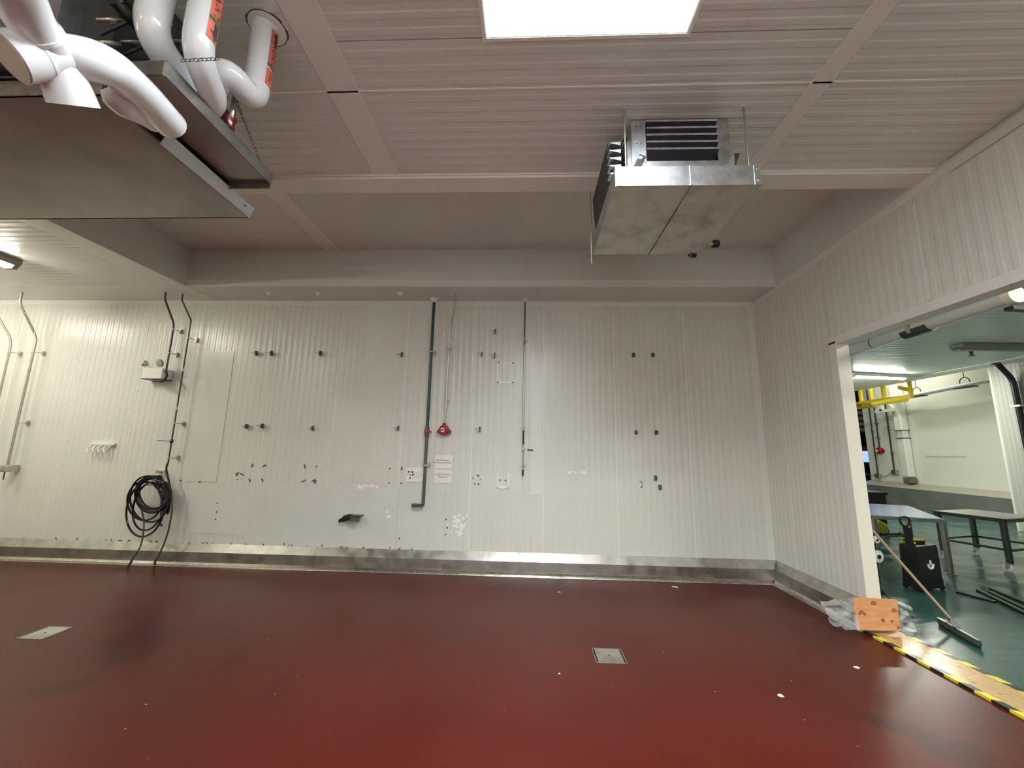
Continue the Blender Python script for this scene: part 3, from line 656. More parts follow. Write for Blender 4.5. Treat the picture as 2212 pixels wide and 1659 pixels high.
# ================================================================ THINGS ON THE BACK WALL
def ring(mb, c, r, w=.012): mb.lathe(Vector(c)-Vector((0, 0, w/2)), (0, 0, 1), [(0, r), (0, r+.006), (w, r+.006), (w, r)], 14)
def clamp(parent, c, r, toward=1, name='pipe_clamp'):
    """strut stand-off behind a pipe at c"""
    c = Vector(c); mb = MB()
    wx_ = c.x+toward*(r+.012)
    mb.cyl((c.x+toward*r, c.y, c.z), (wx_, D-.03, c.z), .0055, 6)
    mb.box((wx_-.014, D-.035, c.z-.034), (wx_+.014, D-.004, c.z+.034))
    mb.box((wx_-.024, D-.028, c.z-.010), (wx_+.024, D-.012, c.z+.010))
    mb.lathe((c.x, c.y, c.z-.009), (0, 0, 1), [(0, r+.001), (0, r+.006), (.018, r+.006), (.018, r+.001)], 12)
    mb.cyl((c.x-r-.035, c.y, c.z), (c.x-r+.004, c.y, c.z), .004, 6)
    return mb.build(name, 'galv_dull', parent)
# conduits at the far left
t = thing('conduit', 'steel conduit bending in at the left edge of the back wall', 'pipe', PY(20, 760, 5.6))
xa = PY(26, 735, 5.58).x
MB().tube([PZ(-22, 630, ZL), PZ(-22, 630, ZL)-Vector((0, 0, .12)), Vector((xa, 5.58, PY(25, 735, 5.58).z)), Vector((PY(22, 762, 5.58).x, 5.58, .9))], .014, 10, .12, 6).build('tube', 'conduit', t, True)
clamp(t, PY(22, 761, 5.58), .014)
t = thing('conduit', 'long steel conduit with an S bend beside the left-edge one, second from left', 'pipe', PY(60, 800, 5.58))
a = PZ(48, 631, ZL); e = PY(76, 722, 5.58); xb = PY(45, 880, 5.58).x
MB().tube([a, a-Vector((0, 0, .18)), e, (xb, 5.58, e.z-.1), (xb, 5.58, PY(14, 1005, 5.58).z)], .016, 12, .14, 6).build('tube', 'conduit', t, True)
clamp(t, (xb, 5.58, PY(68, 760, 5.58).z), .016); clamp(t, (xb, 5.58, PY(38, 913, 5.58).z), .016)
MB().lathe((xb, 5.58, PY(59, 800, 5.58).z-.02), (0, 0, 1), [(0, .02), (.04, .02)], 12).build('coupling', 'conduit', t, True)
zb_ = PY(12, 1012, 5.58).z
bxo = thing('junction_box', 'small grey junction box at the foot of the left conduit', 'box', (xb, 5.58, zb_))
MB().box((xb-.05, 5.54, zb_-.05), (xb+.05, D-.01, zb_+.05), .006).build('body', 'galv_dull', bxo)
MB().box((xb-.04, 5.532, zb_-.04), (xb+.04, 5.545, zb_+.04), .003).build('cover', 'conduit', bxo)
MB().tube([(xb-.02, 5.58, zb_-.05), (xb-.02, 5.58, zb_-.16)], .008, 8).build('cable_tail', 'grey_pipe', bxo)
# conduit to emergency light
t = thing('conduit', 'dark S-bent conduit running down to the emergency light', 'pipe', PY(370, 720, 5.58))
a = PZ(358, 631, ZL); e = PY(376, 700, 5.58); xb = PY(366, 760, 5.58).x; zend = PY(358, 802, 5.58).z
MB().tube([a, a-Vector((0, 0, .10)), e, (xb, 5.58, e.z-.12), (xb, 5.58, zend)], .013, 10, .12, 6).build('tube', 'conduit_dark', t, True)
MB().tube([(xb, 5.58, zend), PY(361, 812, 5.50), PY(352, 824, 5.48), PY(330, 823, 5.53)], .016, 10, .06, 6).build('flexible_tail', 'black', t, True, 'black flexible tail')
clamp(t, (xb, 5.58, PY(376, 712, 5.58).z), .013); clamp(t, (xb, 5.58, PY(366, 763, 5.58).z), .013)
# emergency light
el0, el1 = PY(308, 795, 5.52), PY(348, 818, 5.52)
t = thing('emergency_light', 'white twin-head emergency light box on the back wall at left', 'light', el0)
MB().box((el0.x, 5.52, el1.z), (el1.x, D-.005, el0.z), .008).build('housing', 'white', t)
MB().box((el0.x-.008, 5.53, el1.z-.006), (el1.x+.004, D-.004, el1.z+.004)).build('bottom_tray', 'darksteel', t)
MB().lathe(PY(351, 784, 5.52), (-.2, -1, -.3), [(0, .02), (.02, .055), (.05, .058), (.052, .0)], 18).build('lamp_head', 'galv_dull', t, True)
MB().lathe(PY(319, 788, 5.55), (-.9, -.3, .4), [(0, .02), (.02, .045), (.05, .048), (.052, .0)], 18).build('lamp_head', 'galv_dull', t, True)
MB().cyl(PY(350, 793, 5.57), PY(350, 785, 5.57), .01, 8).cyl(PY(326, 794, 5.57), PY(321, 789, 5.57), .01, 8).build('neck', 'white', t)
# hook rack
k0, k1 = PY(193, 956, D-.04), PY(246, 962, D-.04)
t = thing('hook_rack', 'white wall rail with four hooks left of the hose', 'rack', k0)
MB().box((k0.x, D-.045, k0.z-.035), (k1.x, D+.0, k0.z), .006).build('rail', 'white', t)
for k in range(4):
    x_ = k0.x+.07+k*(k1.x-k0.x-.14)/3
    MB().tube([(x_-.022, D-.03, k0.z-.03), (x_-.030, D-.09, k0.z-.09), (x_, D-.10, k0.z-.145), (x_+.030, D-.09, k0.z-.09), (x_+.022, D-.03, k0.z-.03)], .009, 8, .04, 5).build('hook', 'white', t, True)
# thin pipe down to the hose
t = thing('water_pipe', 'thin dark water pipe with lever valve feeding the black hose', 'pipe', PY(395, 800, 5.56))
a = PZ(395, 634, ZL); e = PY(413, 692, 5.56); xb = PY(393, 815, 5.56).x
zt = PY(364, 1000, 5.56).z
MB().tube([a, a-Vector((0, 0, .10)), (xb, 5.56, e.z), (xb, 5.56, zt)], .0105, 10, .02, 3).build('tube', 'conduit_dark', t, True)
for py_ in (640, 802, 885): 
    c = (xb, 5.56, PY(395, py_, 5.56).z); 
    if py_ > 700: MB().lathe(Vector(c), (0, 0, 1), [(0, .014), (.05, .014)], 10).build('coupling', 'conduit', t, True)
for py_ in (730, 914, 990): clamp(t, (xb, 5.56, PY(390, py_, 5.56).z), .0105, 1)
vz_ = PY(370, 953, 5.56).z
MB().lathe((xb, 5.56, vz_-.03), (0, 0, 1), [(0, .014), (.015, .022), (.045, .022), (.06, .014)], 12).build('valve_body', 'conduit_dark', t, True)
MB().bar((xb, 5.54, vz_), (xb-.19, 5.54, vz_+.005), .018, .008).build('valve_lever', 'black', t)
# hose coil
hc = PY(322, 1090, 5.60); HW = .29
hs = thing('hose_coil', 'black rubber hose coiled on a wall hanger with loose hanging loops', 'hose', hc)
rnd = random.Random(3)
pts = [Vector((xb, 5.56, zt)), Vector((xb-.0, 5.55, zt-.10)), PY(368, 1060, 5.50), PY(362, 1110, 5.52)]
def loop(cx, cy, rx, rz, n, ph, yo, tilt=0, turns=1.0):
    out = []
    for k in range(int(n*turns)):
        a_ = ph-2*math.pi*k/n; u = rx*math.cos(a_); v = rz*math.sin(a_)
        out.append(PY(cx+u*math.cos(tilt)-v*math.sin(tilt), cy-(v*math.cos(tilt)+u*math.sin(tilt)), yo+.02*math.sin(a_*2)))
    return out
for i, (cx, cy, rx, rz, tl) in enumerate(((330, 1068, 34, 37, .1), (332, 1064, 31, 34, .2), (328, 1070, 35, 38, 0), (331, 1066, 36, 35, .1), (322, 1078, 41, 50, .15), (312, 1082, 37, 42, 0), (314, 1100, 40, 60, -.22), (329, 1070, 33, 36, .3), (322, 1093, 33, 54, -.3), (330, 1067, 38, 39, .1), (329, 1069, 32, 35, .0), (331, 1066, 35, 37, -.1), (327, 1071, 34, 36, .15), (332, 1068, 37, 38, 0))):
    pts += loop(cx, cy, rx, rz, 14, .6, 5.50+.018*(i % 4), tl)
pts += [PY(348, 1115, 5.52), PY(344, 1130, 5.52)]
mb = MB()
sm = []
for i in range(len(pts)-1):
    p0_, p1q, p2_, p3_ = pts[max(0, i-1)], pts[i], pts[i+1], pts[min(len(pts)-1, i+2)]
    for k in range(4):
        u = k/4; sm.append(.5*((2*p1q)+(-p0_+p2_)*u+(2*p0_-5*p1q+4*p2_-p3_)*u*u+(-p0_+3*p1q-3*p2_+p3_)*u**3))
mb.tube(sm+[pts[-1]], .0125, 8).build('hose_tube', 'hose', hs, True)
def wand(ps, nm):
    MB().tube(ps[:-1], .010, 8, .08, 5).build(nm, 'hose_green', hs, True, 'grey-green thin hose end')
    MB().cyl(ps[-2], ps[-1], .014, 8).build('nozzle', 'black', hs, True)
wand([PY(303, 1085, 5.54), PY(312, 1130, 5.50), PY(308, 1165, 5.48), PY(302, 1185, 5.46), PY(285, 1210, 5.42), PZ(275, 1228, .015)], 'thin_tail')
wand([PY(370, 1058, 5.52), PY(372, 1105, 5.50), PY(362, 1155, 5.48), PY(348, 1190, 5.46), PY(336, 1212, 5.44), PZ(334, 1217, .015)], 'thin_tail')
MB().tube([PY(344, 1130, 5.52), PY(350, 1136, 5.52)], .012, 8).build('nozzle', 'black', hs, True)
hb = thing('hose_hanger', 'small steel hanger bracket holding the black hose coil', 'bracket', PY(345, 1018, D))
g0, g1 = PY(336, 1016, D-.06), PY(355, 1021, D-.06)
MB().box((g0.x, D-.06, g1.z), (g1.x, D-.0, g0.z), .004).build('top_plate', 'galv_dull', hb)
for x_ in (g0.x+.006, g1.x-.006): MB().bar((x_, D-.05, g0.z), (x_+.01, D-.10, PY(345, 1042, D-.1).z), .01, .005).build('side_leg', 'conduit', hb)
MB().box((g0.x-.0, D-.2, PY(345, 1046, D-.1).z-.01), (g1.x, D, PY(345, 1046, D-.1).z), .003).build('saddle', 'galv_dull', hb)
# tall dark green pipe
gp = PY(939, 655, 5.60); gy = 5.60; gzv = PY(924, 933, gy).z; gzb = PY(915, 1092, gy).z; gx = PY(926, 870, gy).x
t = thing('drop_pipe', 'dark green and grey pipe with red-handled valve and left-turned foot', 'pipe', (gx, gy, gzb))
MB().cyl((gx, gy, gzv+.06), (gx, gy, ZL), .022, 16).build('upper_pipe', 'green_pipe', t, True)
MB().tube([(gx, gy, gzv-.06), (gx, gy, gzb), (gx-.155, gy, gzb)], .022, 16, .03, 5).build('lower_pipe', 'grey_pipe', t, True)
MB().lathe((gx-.09, gy, gzb), (-1, 0, 0), [(0, .026), (.05, .026), (.07, .024)], 14).build('foot_socket', 'grey_pipe', t, True)
MB().lathe((gx, gy, gzv-.08), (0, 0, 1), [(0, .026), (.02, .033), (.06, .036), (.10, .036), (.14, .033), (.16, .026)], 16).build('valve_body', 'grey_pipe', t, True)
MB().box((gx-.035, gy-.055, gzv-.015), (gx+.075, gy-.03, gzv+.012), .006).build('valve_handle', 'handle_red', t)
for py_ in (760, 1005): clamp(t, (gx, gy, PY(930, py_, gy).z), .022)
# ceiling bosses
def boss(px, py, r, label):
    c = PZ(px, py, ZL-.01); t = thing('pipe_boss', label, 'cap', (c.x, c.y, ZL), 'white caps under the soffit')
    MB().lathe((c.x, c.y, ZL), (0, 0, -1), [(0, r), (.006, r), (.02, r*.8), (.045, r*.35)], 18).build('dome', 'white', t, True)
    MB().lathe((c.x, c.y, ZL), (0, 0, -1), [(0, r+.006), (.003, r+.006)], 18).build('flange', 'wall_trim', t, True)
boss(581, 634, .033, 'white domed cap under the soffit, leftmost of the capped ones'); boss(687, 634, .036, 'white domed cap under the soffit, middle of the three bare ones'); boss(864, 634, .036, 'white domed cap under the soffit nearest the green pipe')
t = thing('pipe_boss', 'large white cone cap at the top of the dark green pipe', 'cap', (gx, gy, ZL))
MB().lathe((gx, gy, ZL), (0, 0, -1), [(0, .06), (.008, .06), (.04, .045), (.062, .028)], 20).build('dome', 'white', t, True)
# conduit + alarm
al = PY(959, 929, 5.62); ex = al.x+.012
t = thing('conduit', 'slim steel conduit with gentle bend above the red alarm', 'pipe', (ex, 5.62, al.z))
a = PZ(984, 634, ZL); MB().tube([a, a-Vector((0, 0, .16)), (ex+.01, 5.60, PY(972, 715, 5.6).z), (ex, 5.62, al.z+.05)], .012, 10, .2, 7).build('tube', 'conduit', t, True)
for py_ in (752, 866): clamp(t, (ex+.005, 5.62, PY(968, py_, 5.62).z), .011, 1)
t = thing('fire_alarm', 'red fire alarm call box on the back wall', 'alarm', al)
MB().lathe(al+Vector((0, .04, 0)), (0, -1, 0), [(0, .07), (.02, .078), (.06, .078), (.075, .065), (.08, .05)], 8).build('housing', 'red', t)
for dx, dz in ((-.075, -.02), (.08, -.02), (.0, .08)): MB().box((al.x+dx-.022, 5.60, al.z+dz-.022), (al.x+dx+.022, 5.66, al.z+dz+.022), .006).build('lug', 'red', t)
MB().box((al.x-.035, 5.572, al.z-.028), (al.x+.012, 5.58, al.z+.03), .003).build('white_plate', 'paper', t, label='small white instruction plate')
MB().box((al.x-.028, 5.569, al.z-.012), (al.x+.004, 5.573, al.z+.012)).build('pull_bar', 'inkred', t)
# steel spray pipe
sx = PY(1131, 900, 5.60).x; t = thing('air_pipe', 'thin steel drop pipe with black-gripped lever valve right of the alarm', 'pipe', (sx, 5.6, 2))
zt = [PY(1131, p, 5.60).z for p in (655, 745, 930, 960, 971, 1005, 1015, 1030)]
MB().cyl((sx, 5.60, zt[1]), (sx, 5.60, ZL), .010, 10).build('upper_tube', 'conduit_dark', t, True)
MB().cyl((sx, 5.60, zt[2]), (sx, 5.60, zt[1]), .013, 10).build('middle_tube', 'conduit', t, True)
MB().cyl((sx, 5.60, zt[3]), (sx, 5.60, zt[2]), .013, 10).build('sleeve', 'black', t, True)
MB().cyl((sx, 5.60, zt[6]), (sx, 5.60, zt[3]), .011, 10).build('lower_tube', 'conduit', t, True)
MB().lathe((sx, 5.60, zt[6]), (0, 0, -1), [(0, .012), (.03, .014), (.06, .013), (.09, .006)], 10).build('coupler', 'black', t, True)
MB().lathe((sx, 5.60, zt[4]-.025), (0, 0, 1), [(0, .013), (.012, .02), (.04, .02), (.05, .013)], 10).build('valve_body', 'conduit', t, True)
MB().bar((sx, 5.57, zt[4]), (sx+.07, 5.56, zt[4]-.004), .012, .006).build('lever', 'conduit', t)
MB().cyl((sx+.06, 5.56, zt[4]-.004), (sx+.14, 5.55, zt[4]-.010), .010, 10).build('lever_grip', 'black', t, True)
for py_, r in ((733, .012), (925, .012), (1008, .012)): clamp(t, (sx, 5.60, PY(1131, py_, 5.6).z), r)
t = thing('pipe_boss', 'small white cap at the top of the thin steel pipe', 'cap', (sx, 5.6, ZL))
MB().lathe((sx, 5.60, ZL), (0, 0, -1), [(0, .034), (.008, .034), (.035, .02), (.05, .014)], 16).build('dome', 'white', t, True)
# paper signs
def sign(px0, py0, px1, py1, label, rows):
    a = PY(px0, py0, D-.012); b = PY(px1, py1, D-.012); yv = D-.014
    t = thing('paper_sign', label, 'sign', ((a.x+b.x)/2, yv, (a.z+b.z)/2))
    MB().box((a.x, yv, b.z), (b.x, yv+.002, a.z)).build('sheet', 'paper', t)
    cx = (a.x+b.x)/2; hh = a.z-b.z
    for txt, dx, dz, size, m_ in rows: text_on(txt, size, (cx+dx, yv-.0015, a.z-hh*dz), (1, 0, 0), (0, 0, 1), m_, t)
    return t, a, b, yv
sign(940, 983, 977, 1012.5, 'upper white paper sign with two dark red lines of text', [('Authorized', -.02, .37, .042, 'ink'), ('Personnel Only', -.02, .56, .042, 'ink')])
sign(938, 1013.5, 975.5, 1044.5, 'lower white paper sign with two lines of text, right of the green pipe', [('Safety Footwear', 0, .36, .036, 'ink'), ('Required', 0, .54, .036, 'ink')])
t, a, b, yv = sign(878, 1010, 916, 1041, 'white paper sign with small dark pictograms partly behind the green pipe', [])
W_ = b.x-a.x; H_ = a.z-b.z
for u, v, r, m_ in ((.13, .30, .014, 'inkred'), (.24, .30, .012, 'inkgrey'), (.35, .31, .014, 'inkdark'), (.10, .50, .010, 'inkgrey'), (.24, .53, .013, 'inkgrey'), (.35, .52, .012, 'inkdark'), (.42, .47, .010, 'inkdark'), (.24, .73, .015, 'inkred')):
    MB().lathe((a.x+W_*u, yv-.0005, a.z-H_*v), (0, -1, 0), [(0, r), (.001, r)], 10).build('pictogram', m_, t)
MB().lathe((a.x+W_*.24, yv-.0016, a.z-H_*.73), (0, -1, 0), [(0, .005), (.001, .005)], 8).build('pictogram', 'paper', t)
for u0, v in ((.5, .34), (.5, .47), (.5, .60), (.5, .72)):
    ln = .36 if v == .47 else .17
    text_on('NO FOOD OR DRINK' if v == .47 else 'NO HATS', .017 if v == .47 else .022, (a.x+W_*(u0+ln/2), yv-.0015, a.z-H_*v), (1, 0, 0), (0, 0, 1), 'inkgrey', t)
# loose clamps left on the wall
def loose(px, py, label, kind=0):
    c = PY(px, py, D-.05); t = thing('strut_clamp', label, 'clamp', c)
    m_ = 'galv_dull'
    if kind == 0:
        MB().box((c.x-.012, c.y-.01, c.z-.03), (c.x+.012, D, c.z+.03)).build('strut', m_, t)
        for s_ in (-1, 1): MB().prism([(c.x+.016, c.y-.03, c.z+s_*.012), (c.x+.034, c.y-.03, c.z+s_*.016), (c.x+.034, c.y-.03, c.z+s_*.034), (c.x+.016, c.y-.03, c.z+s_*.028)], (0, .05, 0)).build('jaw', 'darksteel', t)
        MB().cyl((c.x-.055, c.y-.01, c.z+.004), (c.x+.03, c.y+.0, c.z-.004), .004, 6).build('bolt', 'conduit_dark', t)
        MB().tube([(c.x+.02, c.y-.05, c.z), (c.x+.02, D, c.z)], .006, 6).build('stud', 'darksteel', t)
    elif kind == 1:
        MB().box((c.x-.026, c.y, c.z-.03), (c.x-.0, D, c.z+.03)).build('strut', 'darksteel', t)
        for z_ in (-.012, .012): MB().box((c.x+.012, c.y+.01, c.z+z_-.008), (c.x+.026, D, c.z+z_+.008)).build('jaw', 'galv_dull', t)
        MB().cyl((c.x-.045, c.y+.02, c.z), (c.x+.02, c.y+.02, c.z), .004, 6).build('bolt', 'conduit', t)
    else:
        MB().box((c.x-.020, c.y+.02, c.z-.034), (c.x+.020, D, c.z+.034), .006).build('block', 'grey_pipe', t)
        MB().lathe((c.x, c.y+.02, c.z+.01), (0, -1, 0), [(0, .007), (.004, .006)], 6).build('screw', 'conduit', t)
    return t
up = 'in the upper row of the left half'; lo = 'in the lower row of the left half'
for px, py, k, lb_ in ((550, 763, 0, f'clamp stub {up}, leftmost'), (583, 763, 0, f'clamp stub {up}, second from left'), (689, 763, 0, f'clamp stub {up}, alone in the middle'), (865, 766, 0, f'dark clamp stub {up}, by the white seam'),
                   (529, 921, 0, f'clamp stub {lo}, leftmost'), (563, 920, 0, f'clamp stub {lo}, second from left'), (672, 925, 0, f'clamp stub {lo}, alone in the middle'), (857, 925, 0, f'clamp stub {lo}, nearest the green pipe'),
                   (1038, 765, 0, 'dark clamp stub above the left of the rectangular scar on the wall'), (1065, 767, 0, 'dark clamp stub just left of the rectangular scar on the wall'), (1067, 716, 0, 'small dark clamp remnant high up between two pipes'), (1033, 927, 0, 'small clamp remnant right of the red alarm'),
                   (1371, 766, 1, 'black clamp at right of wall, upper pair, left one'), (1413, 766, 1, 'black clamp at right of wall, upper pair, right one'), (1377, 934, 1, 'dark clamp at right of wall, middle pair, left one'), (1421, 934, 1, 'dark clamp at right of wall, middle pair, right one'),
                   (1418, 1033, 2, 'grey block low at right of wall, the upper of two'), (1428, 1053, 2, 'grey block low at right of wall, the lower of two')):
    loose(px, py, lb_, k)
# bracket
bz = PY(756, 1120, D-.12); a = PY(741, 1114, D-.14); b = PY(777, 1114, D-.14)
t = thing('wall_bracket', 'dark steel angle bracket sticking out low on the back wall', 'bracket', bz)
zz = a.z; zt_ = PY(777, 1127, D-.14).z
MB().box((a.x, D-.15, zz-.012), (b.x, D, zz), .002).build('shelf_plate', 'conduit_dark', t)
MB().box((b.x-.13, D-.15, zt_), (b.x, D-.14, zz)).build('face_flange', 'galv_dark', t)
MB().prism([(a.x-.07, D-.12, zz-.10), (a.x-.07, D-.12, zz-.06), (a.x+.02, D-.12, zz), (a.x+.10, D-.12, zz), (a.x+.07, D-.12, zz-.07)], (0, .11, 0)).build('side_wing', 'black', t)
# screw holes, dirt marks and sealant scars: flat marks on the wall
def marks(name, lst, m_, label):
    mb = MB(); rr = random.Random(len(lst))
    for ii, (px, py, r, el) in enumerate(lst):
        c = PY(px, py, D-.006); n = 7; r *= 1.25; dd_ = .00012*(ii % 37)
        th = rr.uniform(0, 3.14); ct, st = math.cos(th), math.sin(th); vs = []
        for k in range(n):
            a_ = 2*math.pi*k/n; u = r*el*math.cos(a_)*rr.uniform(.7, 1.2); v = r*math.sin(a_)*rr.uniform(.7, 1.2)
            vs.append((c.x+u*ct-v*st, D-.0065, c.z+u*st+v*ct))
        mb.prism([Vector(p_)-Vector((0, dd_, 0)) for p_ in vs], (0, -.0012, 0))
    return mb.build(name, m_, wb, label=label)
R = random.Random(5); L = []
for cx, cy, n, sx_, sy_ in ((517, 1028, 12, 7, 8), (1030, 1037, 9, 8, 8), (1380, 1047, 6, 7, 7), (1092, 806, 0, 0, 0)):
    for k in range(n): a_ = R.uniform(0, 6.28); L.append((cx+math.cos(a_)*sx_+R.uniform(-2, 2), cy+math.sin(a_)*sy_+R.uniform(-2, 2), R.uniform(.004, .010), R.uniform(1, 2.2)))
for px, py in ((545, 1006), (572, 1006), (540, 1038), (567, 1037), (659, 1008), (656, 1039), (678, 1038), (681, 1041), (868, 1012)): L.append((px, py, .010, 3.0))
for px, py in ((684, 1008), (842, 1012), (840, 1044), (867, 1044), (402, 1038), (390, 1038), (470, 1087), (614, 1175), (696, 1178), (843, 1183), (420, 997), (863, 1163), (1078, 783), (1108, 785), (1075, 826), (1107, 826), (1080, 1037), (1092, 1038), (966, 1140), (962, 1155), (964, 1122), (432, 1041), (468, 1106), (466, 1122)): L.append((px, py, .009, 1.3))
for k in range(34): x_ = R.uniform(20, 900); L.append((x_, 1161+x_*.0299-1.5, R.uniform(.003, .007), R.uniform(1.5, 4)))
marks('wall_marks', L, 'stain', 'dark screw holes and scuffs')['kind'] = 'stuff'
L = []
for cx, cy, n, sx_, sy_ in ((450, 1008, 14, 9, 5), (990, 1130, 26, 16, 26), (836, 1107, 5, 5, 8), (1250, 1020, 10, 18, 2), (780, 1050, 14, 30, 3), (1086, 1052, 6, 8, 2)):
    for k in range(n): L.append((cx+R.gauss(0, .6)*sx_, cy+R.gauss(0, .6)*sy_, R.uniform(.008, .022), R.uniform(1, 1.8)))
marks('sealant_scars', L, 'scar', 'whitish dabs of sealant')['kind'] = 'stuff'
def frame_scar(px0, py0, px1, py1, sides):
    a = PY(px0, py0, D-.004); b = PY(px1, py1, D-.004); mb = MB(); w_ = .012
    if 'l' in sides: mb.box((a.x, D-.007, b.z), (a.x+w_, D+.002, a.z))
    if 'r' in sides: mb.box((b.x-w_, D-.007, b.z), (b.x, D+.002, a.z))
    if 't' in sides: mb.box((a.x, D-.007, a.z-w_), (b.x, D+.002, a.z))
    if 'b' in sides: mb.box((a.x, D-.007, b.z), (b.x, D+.002, b.z+w_*1.2))
    mb.build('sealant_frame', 'scar', wb, label='rectangular sealant outline')
frame_scar(1074, 784, 1109, 827, 'lrtb'); frame_scar(1075, 1022, 1100, 1055, 'lrb')

# ================================================================ ON THE MAIN FLOOR
def drain(c, lx, ly, label):
    t = thing('floor_drain', label, 'drain', (c[0], c[1], 0))
    x0, x1, y0, y1 = c[0]-lx/2, c[0]+lx/2, c[1]-ly/2, c[1]+ly/2
    mb = MB()
    for a, b in (((x0, y0), (x0+.006, y1)), ((x1-.006, y0), (x1, y1)), ((x0, y0), (x1, y0+.006)), ((x0, y1-.006), (x1, y1))): mb.box((*a, -.01), (*b, .004))
    mb.build('frame', 'steel_edge', t)
    MB().box((x0+.02, y0+.008, -.01), (x1-.02, y1-.008, .0025)).build('lid', 'galv_dull', t)
    MB().box((x0+.006, y0+.006, -.01), (x0+.02, y1-.006, .001)).box((x1-.02, y0+.006, -.01), (x1-.006, y1-.006, .001)).build('gap', 'blackmatte', t)
    MB().lathe((c[0], c[1], .002), (0, 0, 1), [(0, .008), (.003, .006)], 10).build('lid_screw', 'darksteel', t)
drain((.70, 3.60), .25, .235, 'square steel floor drain cover right of centre on the red floor')
drain((-4.255, 3.615), .25, .235, 'square steel floor drain cover at the left on the red floor')
for i, (px, py, r, lb_) in enumerate(((1850, 1442, .022, 'white paint chip on the red floor near the plywood sill'), (1686, 1503, .020, 'white scrap on the red floor at lower right'), (1208, 1279, .018, 'white scrap on the red floor below the kerb centre'), (1458, 1268, .035, 'pale film scrap on the floor near the kerb at right'), (1208, 1455, .010, 'tiny pale chip on the floor left of the square drain'))):
    c = PZ(px, py, 0); vs = []; rr = random.Random(i)
    for k in range(8): a_ = k*math.pi/4; q = r*rr.uniform(.6, 1.1); vs.append((c.x+math.cos(a_)*q*1.3, c.y+math.sin(a_)*q, .0005))
    tag(MB().prism(vs, (0, 0, .002)).build('paint_chip', 'chip'), lb_, 'scrap')
L = MB(); rr = random.Random(9)
for k in range(45):
    c = Vector((rr.uniform(-3, 3.2), rr.uniform(1.4, 5.3), 0)); r = rr.uniform(.0015, .004)
    L.add([(c.x-r, c.y-r, .0), (c.x+r, c.y-r, .0), (c.x+r, c.y+r, 0), (c.x-r, c.y+r, 0), (c.x, c.y, r)], [(0, 1, 4), (1, 2, 4), (2, 3, 4), (3, 0, 4)])
tag(L.build('grit', 'chip'), 'tiny pale grit specks scattered on the red floor', 'debris', kind='stuff')
# plywood sill with hazard tape
sx0, sx1, sy1 = 3.262, 3.60, 4.28
t = thing('sill_board', 'plywood sill board with black and yellow hazard tape in the doorway', 'board', ((sx0+sx1)/2, 2.6, 0))
MB().box((sx0, .7, .0), (sx1, sy1, .018), .002).build('plywood', 'ply', t)
MB().box((sx0-.004, .7, .0), (sx0+.045, sy1-.01, .0195)).build('hazard_tape', 'tape', t)
MB().box((sx1-.02, .7, .0), (sx1+.035, sy1-.12, .0195)).build('hazard_tape', 'tape', t)
for k in range(16):
    y_ = .9+k*.21+random.uniform(-.05, .05); x_ = random.uniform(sx0+.08, sx1-.06)
    MB().lathe((x_, y_, .0182), (0, 0, 1), [(0, .011), (.0004, .010)], 9).build('knot', 'knot', t)
# pink plywood offcut leaning in the doorway
pb = [PY(1843, 1291, 4.22), PY(1938, 1296, 4.22), PY(1945, 1364, 4.10), PY(1850, 1361, 4.10)]
pb[2].z = .02; pb[3].z = .02
pb[0] = Vector((3.19, 4.20, .30)); pb[1] = Vector((3.62, 4.20, .285)); pb[2] = Vector((3.655, 4.17, .022)); pb[3] = Vector((3.22, 4.17, .022))
pb = [PY(1843, 1291, 4.20), PY(1938, 1296, 4.20), PY(1946, 1363, 4.16), PY(1851, 1361, 4.16)]
t = thing('plywood_offcut', 'pinkish square plywood offcut standing upright at the end of the kerb', 'board', pb[3])
MB().prism(pb, (0, .018, 0)).build('sheet', 'ply_pink', t)
for u, v, r in ((.15, .45, .022), (.22, .5, .012), (.45, .16, .028), (.62, .68, .016), (.82, .70, .012), (.9, .35, .025), (.95, .9, .012), (.1, .5, .01)):
    c = pb[3].lerp(pb[2], u).lerp(pb[0].lerp(pb[1], u), 1-v); MB().lathe(c+Vector((0, -.001, 0)), (0, -1, 0), [(0, r), (.001, r*.9)], 12).build('knot', 'knot_soft' if r > .02 else 'knot', t)
# clear plastic film sheets
def film(grid, label, seed):
    rr = random.Random(seed); n = len(grid); m_ = len(grid[0]); mb = MB(); vs = [p+Vector((rr.uniform(-.006, .006), rr.uniform(-.03, .03), rr.uniform(-.008, .008))) for r in grid for p in r]
    mb.add(vs, [(i*m_+j, i*m_+j+1, (i+1)*m_+j+1, (i+1)*m_+j) for i in range(n-1) for j in range(m_-1)])
    o = mb.build('plastic_film', 'film', None, False); s_ = o.modifiers.new('s', 'SOLIDIFY'); s_.thickness = .001
    return tag(o, label, 'plastic sheet')
def quadgrid(c, n=7):
    return [[c[0].lerp(c[1], i/n).lerp(c[3].lerp(c[2], i/n), j/n) for i in range(n+1)] for j in range(n+1)]
film(quadgrid([PY(1775, 1301, 4.16), PY(1848, 1288, 4.22), PY(1857, 1364, 4.12), PY(1800, 1353, 4.14)]), 'crumpled clear plastic sheet draped over the kerb left of the plywood offcut', 1)
film(quadgrid([PY(1941, 1310, 4.26), PY(1962, 1322, 4.35), PY(1990, 1372, 4.30), PY(1944, 1366, 4.26)], 5), 'clear plastic sheet sticking out to the right of the plywood offcut', 2)

